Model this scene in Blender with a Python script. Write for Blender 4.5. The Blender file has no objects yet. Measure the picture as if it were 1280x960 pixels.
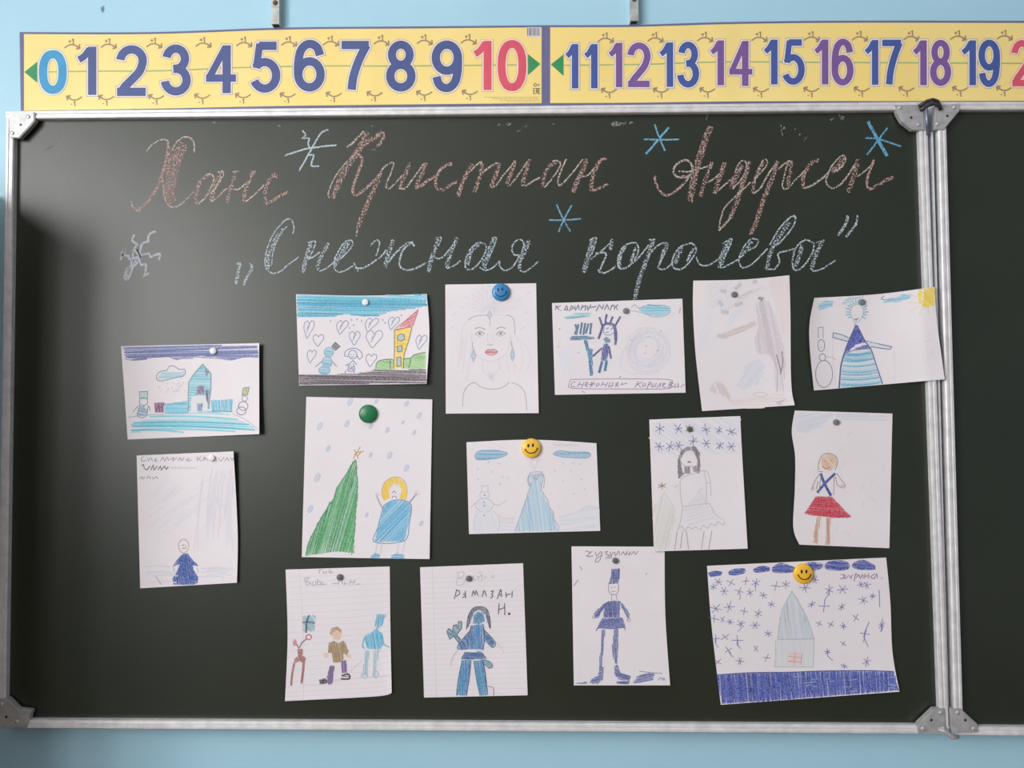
import bpy, bmesh, math, random
from mathutils import Vector, Matrix
random.seed(7)
SC = bpy.context.scene
COL = SC.collection

# ------------------------------------------------------------------ camera
F_PX = 960.0
Z0 = 0.95                                   # height of the writing surface's lower edge above the floor
CAM = Vector((0.8407, -1.2362, 0.4829 + Z0))
YAW, PITCH, ROLL = -0.0219, 0.0405, -0.0051
fw = Vector((math.sin(YAW)*math.cos(PITCH), math.cos(YAW)*math.cos(PITCH), math.sin(PITCH)))
rt0 = Vector((math.cos(YAW), -math.sin(YAW), 0)); up0 = rt0.cross(fw)
rt = math.cos(ROLL)*rt0 + math.sin(ROLL)*up0
up = -math.sin(ROLL)*rt0 + math.cos(ROLL)*up0
cd = bpy.data.cameras.new('camera'); cam = bpy.data.objects.new('camera', cd); COL.objects.link(cam)
M = Matrix(((rt.x, up.x, -fw.x, CAM.x), (rt.y, up.y, -fw.y, CAM.y), (rt.z, up.z, -fw.z, CAM.z), (0, 0, 0, 1)))
cam.matrix_world = M
cd.sensor_width = 36; cd.lens = F_PX/1280*36; cd.clip_start = 0.02
SC.camera = cam

# ------------------------------------------------------------------ world, window light, exposure
SC.view_settings.view_transform = 'Standard'; SC.view_settings.look = 'None'
SC.view_settings.gamma = 1; SC.view_settings.use_curve_mapping = False
SC.view_settings.exposure = -0.06
w = bpy.data.worlds.new('World'); SC.world = w; w.use_nodes = True
w.node_tree.nodes['Background'].inputs[0].default_value = (0.80, 0.86, 1.0, 1)
w.node_tree.nodes['Background'].inputs[1].default_value = 0.33
WALL_L = -1.15                              # the window wall
def window_light(name, y, z, sy, sz, watt):
    l = bpy.data.lights.new(name, 'AREA'); l.shape = 'RECTANGLE'; l.size = sz; l.size_y = sy
    l.energy = watt; l.color = (1.0, 0.97, 0.95)
    o = bpy.data.objects.new(name, l); COL.objects.link(o)
    o.location = (WALL_L - 0.03, y, z); o.rotation_euler = (0, -math.pi/2, 0)
    return o
window_light('window_daylight', -1.85, 1.98, 1.1, 1.3, 78)
window_light('window_daylight', -3.45, 1.98, 1.3, 1.3, 92)

# ------------------------------------------------------------------ helpers
def W(px, py, d=0.0):
    """photo pixel -> point on the plane d metres in front of the writing surface (y = -d)"""
    r = (rt*((px-640)/F_PX) - up*((py-480)/F_PX) + fw)
    t = (-d - CAM.y)/r.y
    return CAM + r*t
def lin(c):
    return tuple(((v/255)/12.92 if v/255 <= 0.04045 else ((v/255+0.055)/1.055)**2.4) for v in c)
MATS = {}
def nodes_of(name):
    m = bpy.data.materials.new(name); m.use_nodes = True
    nt = m.node_tree; b = nt.nodes['Principled BSDF']
    return m, nt, b
def noise(nt, scale, detail=3, rough=0.5, stretch=None):
    tc = nt.nodes.new('ShaderNodeTexCoord'); n = nt.nodes.new('ShaderNodeTexNoise')
    n.inputs['Scale'].default_value = scale; n.inputs['Detail'].default_value = detail; n.inputs['Roughness'].default_value = rough
    if stretch:
        mp = nt.nodes.new('ShaderNodeMapping'); mp.inputs['Scale'].default_value = stretch
        nt.links.new(tc.outputs['Object'], mp.inputs[0]); nt.links.new(mp.outputs[0], n.inputs[0])
    else:
        nt.links.new(tc.outputs['Object'], n.inputs[0])
    return n
def ramp(nt, src, stops):
    r = nt.nodes.new('ShaderNodeValToRGB'); e = r.color_ramp.elements
    e[0].position, e[0].color = stops[0][0], (*stops[0][1], 1)
    e[1].position, e[1].color = stops[-1][0], (*stops[-1][1], 1)
    for p, c in stops[1:-1]:
        x = e.new(p); x.color = (*c, 1)
    nt.links.new(src, r.inputs[0]); return r
def bump(nt, b, src, strength, dist):
    bp = nt.nodes.new('ShaderNodeBump'); bp.inputs['Strength'].default_value = strength; bp.inputs['Distance'].default_value = dist
    nt.links.new(src, bp.inputs['Height']); nt.links.new(bp.outputs[0], b.inputs['Normal'])
def mat(name, c0, c1=None, scale=40, rough=0.5, metal=0.0, bumps=0.0, bdist=0.001, stretch=None, spec=0.5, lo=0.35, hi=0.65):
    if name in MATS: return MATS[name]
    m, nt, b = nodes_of(name); n = noise(nt, scale, 4, 0.55, stretch)
    c1 = c1 or tuple(v*0.9 for v in c0)
    r = ramp(nt, n.outputs[0], [(lo, c0), (hi, c1)])
    nt.links.new(r.outputs[0], b.inputs['Base Color'])
    b.inputs['Roughness'].default_value = rough; b.inputs['Metallic'].default_value = metal
    b.inputs['Specular IOR Level'].default_value = spec
    if bumps: bump(nt, b, n.outputs[0], bumps, bdist)
    MATS[name] = m; return m
PAPER = (0.84, 0.795, 0.83)
HUE = {}
def crayon(c, cover=0.8):
    """waxy pencil pigment on paper: the grain lets paper show through"""
    key = 'pencil_%02x%02x%02x_%d' % (*c, int(cover*100))
    if key in MATS: return MATS[key]
    m, nt, b = nodes_of(key); n = noise(nt, 420, 3, 0.7)
    vivid = max(c)-min(c) > 90; ds = 0.03 if vivid else 0.14
    k = 0.45 if min(c) > 165 else 0.04 if vivid else 0.12                     # light pencil pressure leaves mostly paper
    grey = sum(c)/3
    cc = tuple((v*(1-ds)+grey*ds)*(1-k) + q*k for v, q in zip(c, (226, 219, 226)))
    l = tuple(min(1, v*1.06) for v in lin(cc))
    pale = tuple(l[i]*cover + PAPER[i]*(1-cover) for i in range(3))
    r = ramp(nt, n.outputs[0], [(0.40, l), (0.62, pale)])
    nt.links.new(r.outputs[0], b.inputs['Base Color']); b.inputs['Roughness'].default_value = 0.75
    b.inputs['Specular IOR Level'].default_value = 0.2
    MATS[key] = m; HUE[m.name] = c; return m
def wash(m):
    c = HUE[m.name]; return crayon(tuple(int(v*0.55+q*0.45) for v, q in zip(c, (232, 226, 234))), 0.6)
def chalk(c, cover):
    """powdery chalk: grains of pigment with bare board between them"""
    key = 'chalk_%02x%02x%02x_%d' % (*c, int(cover*100))
    if key in MATS: return MATS[key]
    m, nt, b = nodes_of(key); n = noise(nt, 400, 2, 0.65)
    b.inputs['Base Color'].default_value = (*lin(c), 1); b.inputs['Roughness'].default_value = 1.0
    b.inputs['Specular IOR Level'].default_value = 0.0
    t = 0.5 + (0.5-cover)*0.30
    r = ramp(nt, n.outputs[0], [(t-0.06, (0, 0, 0)), (t+0.06, (1, 1, 1))])
    nt.links.new(r.outputs[0], b.inputs['Alpha'])
    MATS[key] = m; return m
def ink(c, rough=0.5):
    key = 'print_%02x%02x%02x' % c
    l = lin(c)
    return mat(key, l, tuple(v*0.93 for v in l), 60, rough, spec=0.3)

def mesh_obj(name, verts, faces, mats, parent=None, fm=None, smooth=False):
    me = bpy.data.meshes.new(name); me.from_pydata([tuple(v) for v in verts], [], faces)
    if not isinstance(mats, (list, tuple)): mats = [mats]
    for m in mats: me.materials.append(m)
    if fm: me.polygons.foreach_set('material_index', fm)
    if smooth: me.polygons.foreach_set('use_smooth', [True]*len(me.polygons))
    me.update()
    o = bpy.data.objects.new(name, me); COL.objects.link(o)
    if parent is not None:
        o.parent = parent
        o.matrix_parent_inverse = Matrix.Translation(parent.location).inverted() if parent.type == 'EMPTY' and parent.parent is None else Matrix()
    return o
def tag(o, label=None, cat=None, group=None, kind=None):
    if label: o['label'] = label
    if cat: o['category'] = cat
    if group: o['group'] = group
    if kind: o['kind'] = kind
    return o
def thing(name, loc, label, cat, group=None):
    o = bpy.data.objects.new(name, None); COL.objects.link(o); o.location = loc; o.empty_display_size = 0.05
    return tag(o, label, cat, group)
def sub(o, parent):
    """a sub-part: its mesh is already in world coordinates, so only undo the part's own placement"""
    o.parent = parent; o.matrix_parent_inverse = Matrix()
    return o
def box_geo(x0, x1, y0, y1, z0, z1, bev=0.0):
    bm = bmesh.new(); bmesh.ops.create_cube(bm, size=1)
    for v in bm.verts:
        v.co = Vector(((x0+x1)/2+v.co.x*(x1-x0), (y0+y1)/2+v.co.y*(y1-y0), (z0+z1)/2+v.co.z*(z1-z0)))
    if bev: bmesh.ops.bevel(bm, geom=list(bm.edges), offset=bev, segments=2, affect='EDGES', profile=0.5)
    bm.verts.index_update()
    vs = [v.co.copy() for v in bm.verts]; fs = [[v.index for v in f.verts] for f in bm.faces]; bm.free()
    return vs, fs
def box(name, b, m, parent=None, bev=0.0):
    v, f = box_geo(*b, bev); return mesh_obj(name, v, f, m, parent)

# ------------------------------------------------------------------ room
blue = mat('wall_paint_blue', (0.42, 0.69, 0.83), (0.40, 0.67, 0.815), 5, 0.42, bumps=0.12, bdist=0.004, spec=0.45)
WY = 0.030
wall = tag(box('wall_back', (WALL_L, 3.4, WY, WY+0.2, 0, 3.0), blue), kind='structure')
tag(box('floor', (WALL_L, 3.4, -6.5, WY+0.2, -0.1, 0), mat('floor_brown', (0.20, 0.11, 0.06), (0.16, 0.09, 0.05), 3, 0.4, stretch=(1, 8, 1))), kind='structure')
tag(box('ceiling', (WALL_L, 3.4, -6.5, WY+0.2, 3.0, 3.1), mat('ceiling_white', (0.8, 0.8, 0.78), None, 4, 0.9)), kind='structure')
def wall_left():
    v, f = [], []
    def add(b):
        a, c = box_geo(*b); n = len(v); v.extend(a); f.extend([[i+n for i in q] for q in c])
    x0, x1 = WALL_L-0.25, WALL_L
    wins = [(-2.45, -1.25), (-4.15, -2.75)]
    add((x0, x1, -6.5, WY+0.2, 0, 1.30)); add((x0, x1, -6.5, WY+0.2, 2.66, 3.0))
    ys = [-6.5, -4.15, -2.75, -2.45, -1.25, WY+0.2]
    for i in (0, 2, 4): add((x0, x1, ys[i], ys[i+1], 1.30, 2.66))
    tag(mesh_obj('wall_left', v, f, blue), kind='structure')
    wm = mat('window_white', (0.8, 0.8, 0.8), None, 10, 0.4)
    for k, (a, b) in enumerate(wins):
        v.clear(); f.clear()
        for q in ((a, a+0.06, 1.30, 2.66), (b-0.06, b, 1.30, 2.66), (a, b, 1.30, 1.36), (a, b, 2.60, 2.66), ((a+b)/2-0.03, (a+b)/2+0.03, 1.30, 2.66)):
            add((x1-0.02, x1+0.03, q[0], q[1], q[2], q[3]))
        tag(mesh_obj('window_%d' % (k+1), list(v), list(f), wm), kind='structure')
wall_left()

# ------------------------------------------------------------------ chalkboards
alu = mat('aluminium', (0.84, 0.83, 0.84), (0.70, 0.69, 0.71), 60, 0.45, 0.2, 0.1, 0.0005, (1, 1, 1))
plate_m = mat('corner_grey', (0.56, 0.56, 0.56), (0.42, 0.42, 0.43), 70, 0.45, 0.35, 0.25, 0.001)
screw_m = mat('screw_bright', (0.75, 0.74, 0.76), (0.6, 0.6, 0.62), 200, 0.3, 0.6)
dark_m = mat('dark_steel', (0.045, 0.045, 0.05), (0.09, 0.085, 0.09), 150, 0.4, 0.6)
seam_m = mat('seam_steel', (0.12, 0.15, 0.19), (0.20, 0.23, 0.27), 30, 0.4, 0.5, stretch=(1, 1, 0.05))
def board_material():
    m, nt, b = nodes_of('green_chalkboard')
    n = noise(nt, 3.2, 5, 0.6); r = ramp(nt, n.outputs[0], [(0.35, (0.0150, 0.0208, 0.0115)), (0.7, (0.0212, 0.0278, 0.0165))])
    # faint wiped chalk dust
    s = noise(nt, 7, 6, 0.75, (3, 1, 1)); rs = ramp(nt, s.outputs[0], [(0.66, (0, 0, 0)), (0.85, (0.05, 0.05, 0.05))])
    ad = nt.nodes.new('ShaderNodeMixRGB'); ad.blend_type = 'ADD'; ad.inputs[0].default_value = 1
    nt.links.new(r.outputs[0], ad.inputs[1]); nt.links.new(rs.outputs[0], ad.inputs[2]); nt.links.new(ad.outputs[0], b.inputs['Base Color'])
    b.inputs['Roughness'].default_value = 0.38; b.inputs['Specular IOR Level'].default_value = 0.6
    f = noise(nt, 900, 2, 0.5); bump(nt, b, f.outputs[0], 0.05, 0.0004)
    return m
green = board_material()
RW, RD = 0.0135, 0.011
PROFILE = [(0, -0.0005), (0, 0.0085), (0.0012, 0.0105), (0.0045, 0.011), (0.0052, 0.0096), (0.0076, 0.0096), (0.0083, 0.011), (0.0118, 0.011), (RW, 0.009), (RW, -WY)]
def rail(name, a, b, out, parent):
    """aluminium edge profile from a to b; the profile grows outwards along 'out'"""
    v = []
    for p in (a, b):
        for s, d in PROFILE: v.append(p + out*s + Vector((0, -d, 0)))
        v.append(p + Vector((0, WY, 0)))
    n = len(PROFILE)+1
    f = [[i, (i+1) % n, n+(i+1) % n, n+i] for i in range(n)] + [list(range(n))[::-1], list(range(n, 2*n))]
    return mesh_obj(name, v, f, alu, parent)
def flat_poly(name, pts, d0, d1, m, parent, bev=0.0):
    """a plate with a px outline between two depths"""
    bm = bmesh.new()
    vs = [bm.verts.new(W(x, y, d1)) for x, y in pts]
    fc = bm.faces.new(vs)
    ex = bmesh.ops.extrude_face_region(bm, geom=[fc])
    for g in ex['geom']:
        if isinstance(g, bmesh.types.BMVert): g.co.y += (d1-d0)
    bmesh.ops.recalc_face_normals(bm, faces=list(bm.faces))
    if bev: bmesh.ops.bevel(bm, geom=[e for e in bm.edges if all(abs(v.co.y+d1) < 1e-6 for v in e.verts)], offset=bev, segments=2, affect='EDGES')
    bm.verts.index_update()
    v = [x.co.copy() for x in bm.verts]; f = [[x.index for x in q.verts] for q in bm.faces]; bm.free()
    return mesh_obj(name, v, f, m, parent)
def dome(name, c, r, h, m, parent, seg=24, rings=6, flat=0.35, squash=1.0):
    """a rounded button standing on the plane through c, facing the room (-y)"""
    prof = [(1.0, 0.0), (1.0, flat)] + [(math.cos(t*math.pi/2/rings), flat+(1-flat)*math.sin(t*math.pi/2/rings)) for t in range(1, rings)]
    v = []; f = []
    for pr, ph in prof:
        for k in range(seg):
            a = 2*math.pi*k/seg
            v.append(c + Vector((math.cos(a)*r*pr, -h*ph, math.sin(a)*r*pr*squash)))
    v.append(c + Vector((0, -h, 0))); top = len(v)-1
    for i in range(len(prof)-1):
        for k in range(seg):
            f.append([i*seg+k, i*seg+(k+1) % seg, (i+1)*seg+(k+1) % seg, (i+1)*seg+k])
    L = (len(prof)-1)*seg
    for k in range(seg): f.append([L+k, L+(k+1) % seg, top])
    f.append(list(range(seg))[::-1])
    return mesh_obj(name, v, f, m, parent, smooth=True)
def tube(name, pts, r, m, parent, seg=8):
    v = []; f = []
    for i, p in enumerate(pts):
        t = (pts[min(i+1, len(pts)-1)] - pts[max(i-1, 0)]).normalized()
        a = t.cross(Vector((0.31, 1, 0.17))).normalized(); b = t.cross(a)
        for k in range(seg):
            q = 2*math.pi*k/seg; v.append(p + a*math.cos(q)*r + b*math.sin(q)*r)
    for i in range(len(pts)-1):
        for k in range(seg): f.append([i*seg+k, i*seg+(k+1) % seg, (i+1)*seg+(k+1) % seg, (i+1)*seg+k])
    f.append(list(range(seg))[::-1]); f.append([(len(pts)-1)*seg+k for k in range(seg)])
    return mesh_obj(name, v, f, m, parent, smooth=True)

def chalkboard(label, tl, tr, br, bl):
    P = [W(*q) for q in (tl, tr, br, bl)]
    root = thing('chalkboard', (P[3]+P[2])/2, label, 'chalkboard')
    TL, TR, BR, BL = P
    u = (TR-TL).normalized(); e = 0.004
    quad = [BL, BR, TR, TL]; off = [Vector((-e, 0, -e)), Vector((e, 0, -e)), Vector((e, 0, e)), Vector((-e, 0, e))]
    v = [q+o for q, o in zip(quad, off)] + [q+o+Vector((0, WY, 0)) for q, o in zip(quad, off)]
    f = [[0, 1, 2, 3], [7, 6, 5, 4]] + [[i, i+4, (i+1) % 4+4, (i+1) % 4] for i in range(4)]
    mesh_obj('writing_surface', v, f, green, root)
    X = Vector((RW, 0, 0)); ud = (BR-BL).normalized()
    rail('frame_rail', TL-u*RW, TR+u*RW, Vector((0, 0, 1)), root)
    rail('frame_rail', BR+ud*RW, BL-ud*RW, Vector((0, 0, -1)), root)
    rail('frame_rail', BL, TL, Vector((-1, 0, 0)), root)
    rail('frame_rail', TR, BR, Vector((1, 0, 0)), root)
    return root
def corner(parent, outline, screws, hole):
    p = flat_poly('corner_plate', outline, 0.004, 0.0135, plate_m, parent, 0.0012)
    for x, y in screws:
        s = dome('screw', W(x, y, 0.0134), 0.0031, 0.0018, screw_m, None); sub(s, p)
    h = dome('rivet_hole', W(hole[0], hole[1], 0.0132), 0.0022, 0.0008, dark_m, None); sub(h, p)
    return p
board = chalkboard('wide dark green chalkboard carrying the chalk title and the pinned drawings', (22.5, 151.5), (1144.5, 140.5), (1171, 903.5), (11.5, 896.5))
wing = chalkboard('empty dark green chalkboard panel hinged beside the decorated chalkboard', (1178.5, 140.5), (1790, 139), (1795, 911), (1200, 905))
corner(board, [(10.5, 140), (30, 139), (43, 139.5), (43, 151), (38, 157), (24, 172), (11.5, 171.5)], [(35.5, 146), (15.5, 166)], (26, 156))
corner(board, [(1119, 131), (1154, 131), (1156, 163), (1141, 162), (1128, 152), (1122, 142)], [(1125, 134.5), (1148, 156)], (1139, 147))
corner(board, [(1147, 908), (1149, 904), (1168, 886), (1181, 886), (1183, 916), (1148, 917)], [(1176, 891), (1153.5, 911)], (1164, 900))
corner(board, [(-6, 874), (9, 873), (22, 886), (39, 888), (33, 910), (-6, 911)], [(21, 902), (2, 880)], (8, 896))
corner(wing, [(1169, 132), (1199, 129), (1200, 138), (1180, 162), (1168, 162)], [(1193, 134), (1172, 155)], (1184, 145))
corner(wing, [(1188, 886), (1201, 886), (1222, 905), (1223, 916), (1190, 917)], [(1197, 891), (1217, 911)], (1206.5, 900))
# seam between the two boards
hinge = thing('hinge_strip', W(1175, 900, 0), 'grey steel hinge strip filling the seam between the two chalkboards', 'hinge')
flat_poly('strip', [(1158.5, 165), (1166.6, 165), (1186.2, 884), (1182.6, 884), (1180, 800)], -0.02, 0.003, seam_m, hinge)
flat_poly('lip', [(1163.5, 165), (1166.4, 165), (1186, 884), (1183.8, 884)], 0.003, 0.006, alu, hinge)
hk = [W(x, y, d) for x, y, d in ((1148, 133, 0.016), (1153, 130, 0.019), (1159, 126.5, 0.022), (1166, 124.5, 0.022), (1172, 126.5, 0.02), (1174.5, 132, 0.0165))]
hook = thing('hinge_hook', hk[0], 'dark bent metal hook at the top of the seam between the chalkboards', 'hook')
tube('strap', hk, 0.0028, dark_m, hook)
tube('strap', [p+Vector((0.003, 0.002, -0.0055)) for p in hk], 0.0032, dark_m, hook)
tube('pin', [W(1157.5, 133, 0.018), W(1158.5, 150, 0.013), W(1160, 169, 0.011)], 0.0026, mat('pin_blue_steel', (0.28, 0.30, 0.42), (0.18, 0.19, 0.3), 60, 0.35, 0.6), hook)
hb = [W(1172, 911, 0.016), W(1181, 914, 0.02), W(1190, 922, 0.022), W(1197, 921, 0.017)]
hook = thing('hinge_hook', hb[0], 'grey bent metal hook at the foot of the seam between the chalkboards', 'hook')
tube('strap', hb, 0.0034, plate_m, hook)
dome('rivet', W(1178, 910, 0.0135), 0.004, 0.006, plate_m, hook)

# ------------------------------------------------------------------ strokes
def smooth_line(pts, step=2.5, closed=False):
    """Catmull-Rom through px points, resampled"""
    if len(pts) == 2 and not closed:
        (x0, y0), (x1, y1) = pts; n = max(1, int(math.hypot(x1-x0, y1-y0)/step))
        return [(x0+(x1-x0)*i/n, y0+(y1-y0)*i/n) for i in range(n+1)]
    P = list(pts); out = []
    n = len(P)
    rng = range(n) if closed else range(n-1)
    for i in rng:
        if closed: a, b, c, d = P[i-1], P[i], P[(i+1) % n], P[(i+2) % n]
        else: a, b, c, d = P[max(i-1, 0)], P[i], P[i+1], P[min(i+2, n-1)]
        k = max(1, int(math.hypot(c[0]-b[0], c[1]-b[1])/step))
        for j in range(k):
            t = j/k
            out.append(tuple(0.5*((2*b[q]) + (-a[q]+c[q])*t + (2*a[q]-5*b[q]+4*c[q]-d[q])*t*t + (-a[q]+3*b[q]-3*c[q]+d[q])*t**3) for q in (0, 1)))
    out.append(P[0] if closed else P[-1])
    return out
def ribbon2d(line, width, closed=False, taper=0.0, ext=0.0):
    """left and right px outline of a stroke with mitred joins; width may be a function of 0..1"""
    n = len(line); L = []; Rr = []
    if ext and not closed:
        def push(a, b):
            d = math.hypot(a[0]-b[0], a[1]-b[1]) or 1
            return (a[0]+(a[0]-b[0])/d*ext, a[1]+(a[1]-b[1])/d*ext)
        line = [push(line[0], line[1])] + list(line[1:-1]) + [push(line[-1], line[-2])]
    for i, p in enumerate(line):
        if closed:
            m = n-1; a, c = line[(i-1) % m], line[(i+1) % m]
        else: a, c = line[max(i-1, 0)], line[min(i+1, n-1)]
        d1 = (p[0]-a[0], p[1]-a[1]); d2 = (c[0]-p[0], c[1]-p[1])
        def nn(d):
            l = math.hypot(*d); return (d[0]/l, d[1]/l) if l > 1e-9 else None
        d1 = nn(d1) or nn(d2) or (1, 0); d2 = nn(d2) or d1
        tx, ty = d1[0]+d2[0], d1[1]+d2[1]; l = math.hypot(tx, ty)
        if l < 0.35: tx, ty, l = d2[0], d2[1], 1
        tx /= l; ty /= l
        k = 1/max(0.5, tx*d2[0]+ty*d2[1])
        t = i/(n-1); wd = width(t) if callable(width) else width
        if taper: wd *= (1-taper) + taper*min(1, 6*min(t, 1-t))
        L.append((p[0]-ty*wd/2*k, p[1]+tx*wd/2*k)); Rr.append((p[0]+ty*wd/2*k, p[1]-tx*wd/2*k))
    return L, Rr
class Pen:
    """collects strokes of one drawn part, lying on a surface given by depth(px, py)"""
    def __init__(s, name, parent, depth, T=(0, 0, 1), layer=0.00012):
        s.name, s.parent, s.depth, s.T = name, parent, depth, T
        s.v, s.f, s.fm, s.m, s.z = [], [], [], [], layer
        s.keep = None
    def X(s, pts):
        x0, y0, k = s.T; return [(x0+x/k, y0+y/k) for x, y in pts]
    def mi(s, m):
        if m not in s.m: s.m.append(m)
        return s.m.index(m)
    def vert(s, p): s.v.append(W(p[0], p[1], s.depth(*p) + s.z))
    def raw(s, m, line, width, closed=False, taper=0.0, ext=0.0):
        if len(line) < 2: return
        L, Rr = ribbon2d(line, width, closed, taper, ext); n0 = len(s.v); k = s.mi(m)
        for a, b in zip(L, Rr): s.vert(a); s.vert(b)
        for i in range(len(L)-1):
            s.f.append([n0+2*i, n0+2*i+1, n0+2*i+3, n0+2*i+2]); s.fm.append(k)
    def line(s, m, pts, width=1.0, closed=False, smooth=True, taper=0.0, wob=0.0, ext=0.0):
        P = s.X(pts)
        if smooth: q = smooth_line(P, 2.2, closed)
        else:
            q = []
            PP = P + [P[0]] if closed else P
            for a, b in zip(PP, PP[1:]): q += smooth_line([a, b], 4)[:-1]
            q.append(PP[-1])
        if wob: q = [(x+random.gauss(0, wob), y+random.gauss(0, wob)) for x, y in q]
        s.raw(m, q, width, closed, taper, ext); s.z += 0.000002
    def dot(s, m, c, r, n=10):
        (x, y), = s.X([c]); n0 = len(s.v); k = s.mi(m)
        s.vert((x, y))
        for i in range(n):
            a = 2*math.pi*i/n; s.vert((x+r*math.cos(a), y+r*math.sin(a)))
        for i in range(n): s.f.append([n0, n0+1+i, n0+1+(i+1) % n]); s.fm.append(k)
    def fill(s, m, poly, ang=0.0, gap=1.5, width=1.6, jit=0.5, smooth=False, curve=0.0):
        """shade a px polygon with separate pencil strokes"""
        P = s.X(poly)
        if smooth: P = smooth_line(P, 3, True)
        ms = m if isinstance(m, (list, tuple)) else [m]
        ca, sa = math.cos(ang), math.sin(ang)
        Q = [(x*ca+y*sa, -x*sa+y*ca) for x, y in P]
        y0, y1 = min(q[1] for q in Q), max(q[1] for q in Q)
        if gap < 2.3:
            self_ms = [wash(q) for q in ms]; s._hatch(self_ms, Q, y0, y1, ca, sa, 1.5, 1.75, 0.15, curve); s.z += 0.00003
        s._hatch(ms, Q, y0, y1, ca, sa, gap, width, jit, curve); s.z += 0.00001
    def _hatch(s, ms, Q, y0, y1, ca, sa, gap, width, jit, curve):
        y = y0 + gap*0.4
        while y < y1:
            xs = []
            for a, b in zip(Q, Q[1:]+Q[:1]):
                if (a[1] <= y) != (b[1] <= y): xs.append(a[0]+(y-a[1])/(b[1]-a[1])*(b[0]-a[0]))
            xs.sort()
            for a, b in zip(xs[::2], xs[1::2]):
                if b-a < 0.6: continue
                a += random.uniform(-jit, jit); b += random.uniform(-jit, jit)
                ya, yb = y+random.uniform(-jit, jit), y+random.uniform(-jit, jit)
                n = max(1, int((b-a)/5)); ln = []
                for i in range(n+1):
                    t = i/n; u, vv = a+(b-a)*t, ya+(yb-ya)*t + curve*math.sin(math.pi*t)
                    ln.append((u*ca-vv*sa, u*sa+vv*ca))
                s.raw(random.choice(ms), ln, width*random.uniform(0.75, 1.2), taper=0.3)
            y += gap*(random.uniform(0.75, 1.25) if jit > 0.2 else 1)
    def cut(s, label=None):
        s.done(label); s.v, s.f, s.fm, s.m = [], [], [], []
    def scrib(s, m, pts, width, amp, pitch=2.0):
        """a loose zigzag along a path, as when a downstroke is filled in"""
        P = smooth_line(s.X(pts), pitch); q = []
        for i, p in enumerate(P):
            a, c = P[max(i-1, 0)], P[min(i+1, len(P)-1)]
            d = math.hypot(c[0]-a[0], c[1]-a[1]) or 1; nx, ny = -(c[1]-a[1])/d, (c[0]-a[0])/d
            k = amp/2*(1 if i % 2 else -1)*random.uniform(0.6, 1.1); q.append((p[0]+nx*k, p[1]+ny*k))
        s.raw(m, q, width); s.z += 0.000002
    def done(s, label=None):
        if not s.f: return None
        o = mesh_obj(s.name, s.v, s.f, s.m, s.parent, s.fm)
        if label: o['label'] = label
        if getattr(s, 'kind', None): o['kind'] = s.kind
        return o

# ------------------------------------------------------------------ chalk title and snowflakes, parts of the wide board
flat = lambda x, y: 0.0002
PINK, PALE, BLUE, WHITE = (196, 164, 158), (198, 186, 174), (112, 168, 200), (188, 203, 212)
def word(name, label, col_fat, col_thin, data):
    p = Pen(name, board, flat)
    for T, strokes in data:
        p.T = T
        for pts, wd in strokes:
            if wd >= 4:
                p.line(chalk(col_fat, 0.36), pts, wd, taper=0.25, wob=0.3)
                p.scrib(chalk(col_fat, 0.46), pts, 1.2, wd*0.8, 1.6)
            elif wd >= 3:
                p.line(chalk(col_fat, 0.54), pts, wd, wob=0.25, taper=0.2)
            else:
                p.line(chalk(col_thin, 0.62), pts, wd*0.95, wob=0.15)
    return p.done(label)
T1 = (150, 150, 6.095); T2 = (400, 150, 6.4); T3 = (560, 180, 5.818); T4 = (800, 145, 6.0); T5 = (940, 145, 6.4)
T6 = (280, 260, 5.818); T7 = (480, 250, 5.12); T8 = (710, 250, 3.368)
word('chalk_word', 'first word of the title in pink chalk script', PINK, PALE, [(T1, [
    ([(205,240),(235,195),(290,160),(340,148),(370,165),(372,190)], 1.6),
    ([(365,165),(362,250),(335,370),(295,490),(230,600),(160,670),(125,688)], 3.6), ([(80,622),(95,655),(125,688),(155,690)], 2.4),
    ([(395,240),(420,185),(460,145),(500,128),(545,145),(568,190),(562,250)], 2.2),
    ([(490,180),(440,270),(405,380),(388,480),(380,560),(400,630)], 14), ([(372,200),(378,290),(368,380),(355,430)], 5),
    ([(325,450),(335,560),(350,620),(375,655),(410,665),(460,645),(510,600),(560,548)], 1.8),
    ([(680,415),(620,460),(585,540),(580,610),(595,640)], 5), ([(595,640),(650,590),(700,500),(715,440),(690,412),(650,420)], 2.2),
    ([(780,395),(745,460),(715,540),(695,620)], 5), ([(745,400),(785,390),(780,430),(740,500),(690,560)], 2), ([(695,620),(740,590),(800,530),(822,518)], 2),
    ([(885,390),(860,470),(830,560),(818,628)], 4.6), ([(860,395),(905,390)], 2), ([(855,520),(890,530),(930,510),(960,480)], 2),
    ([(1020,395),(980,470),(950,560),(945,630)], 4.6), ([(1000,398),(1035,390)], 2), ([(960,620),(1010,580),(1060,535),(1100,490)], 2),
    ([(1205,440),(1180,420),(1140,450),(1110,530),(1105,600),(1115,640)], 4.6), ([(1115,640),(1170,610),(1230,570),(1286,548)], 3.4)])])
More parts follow.
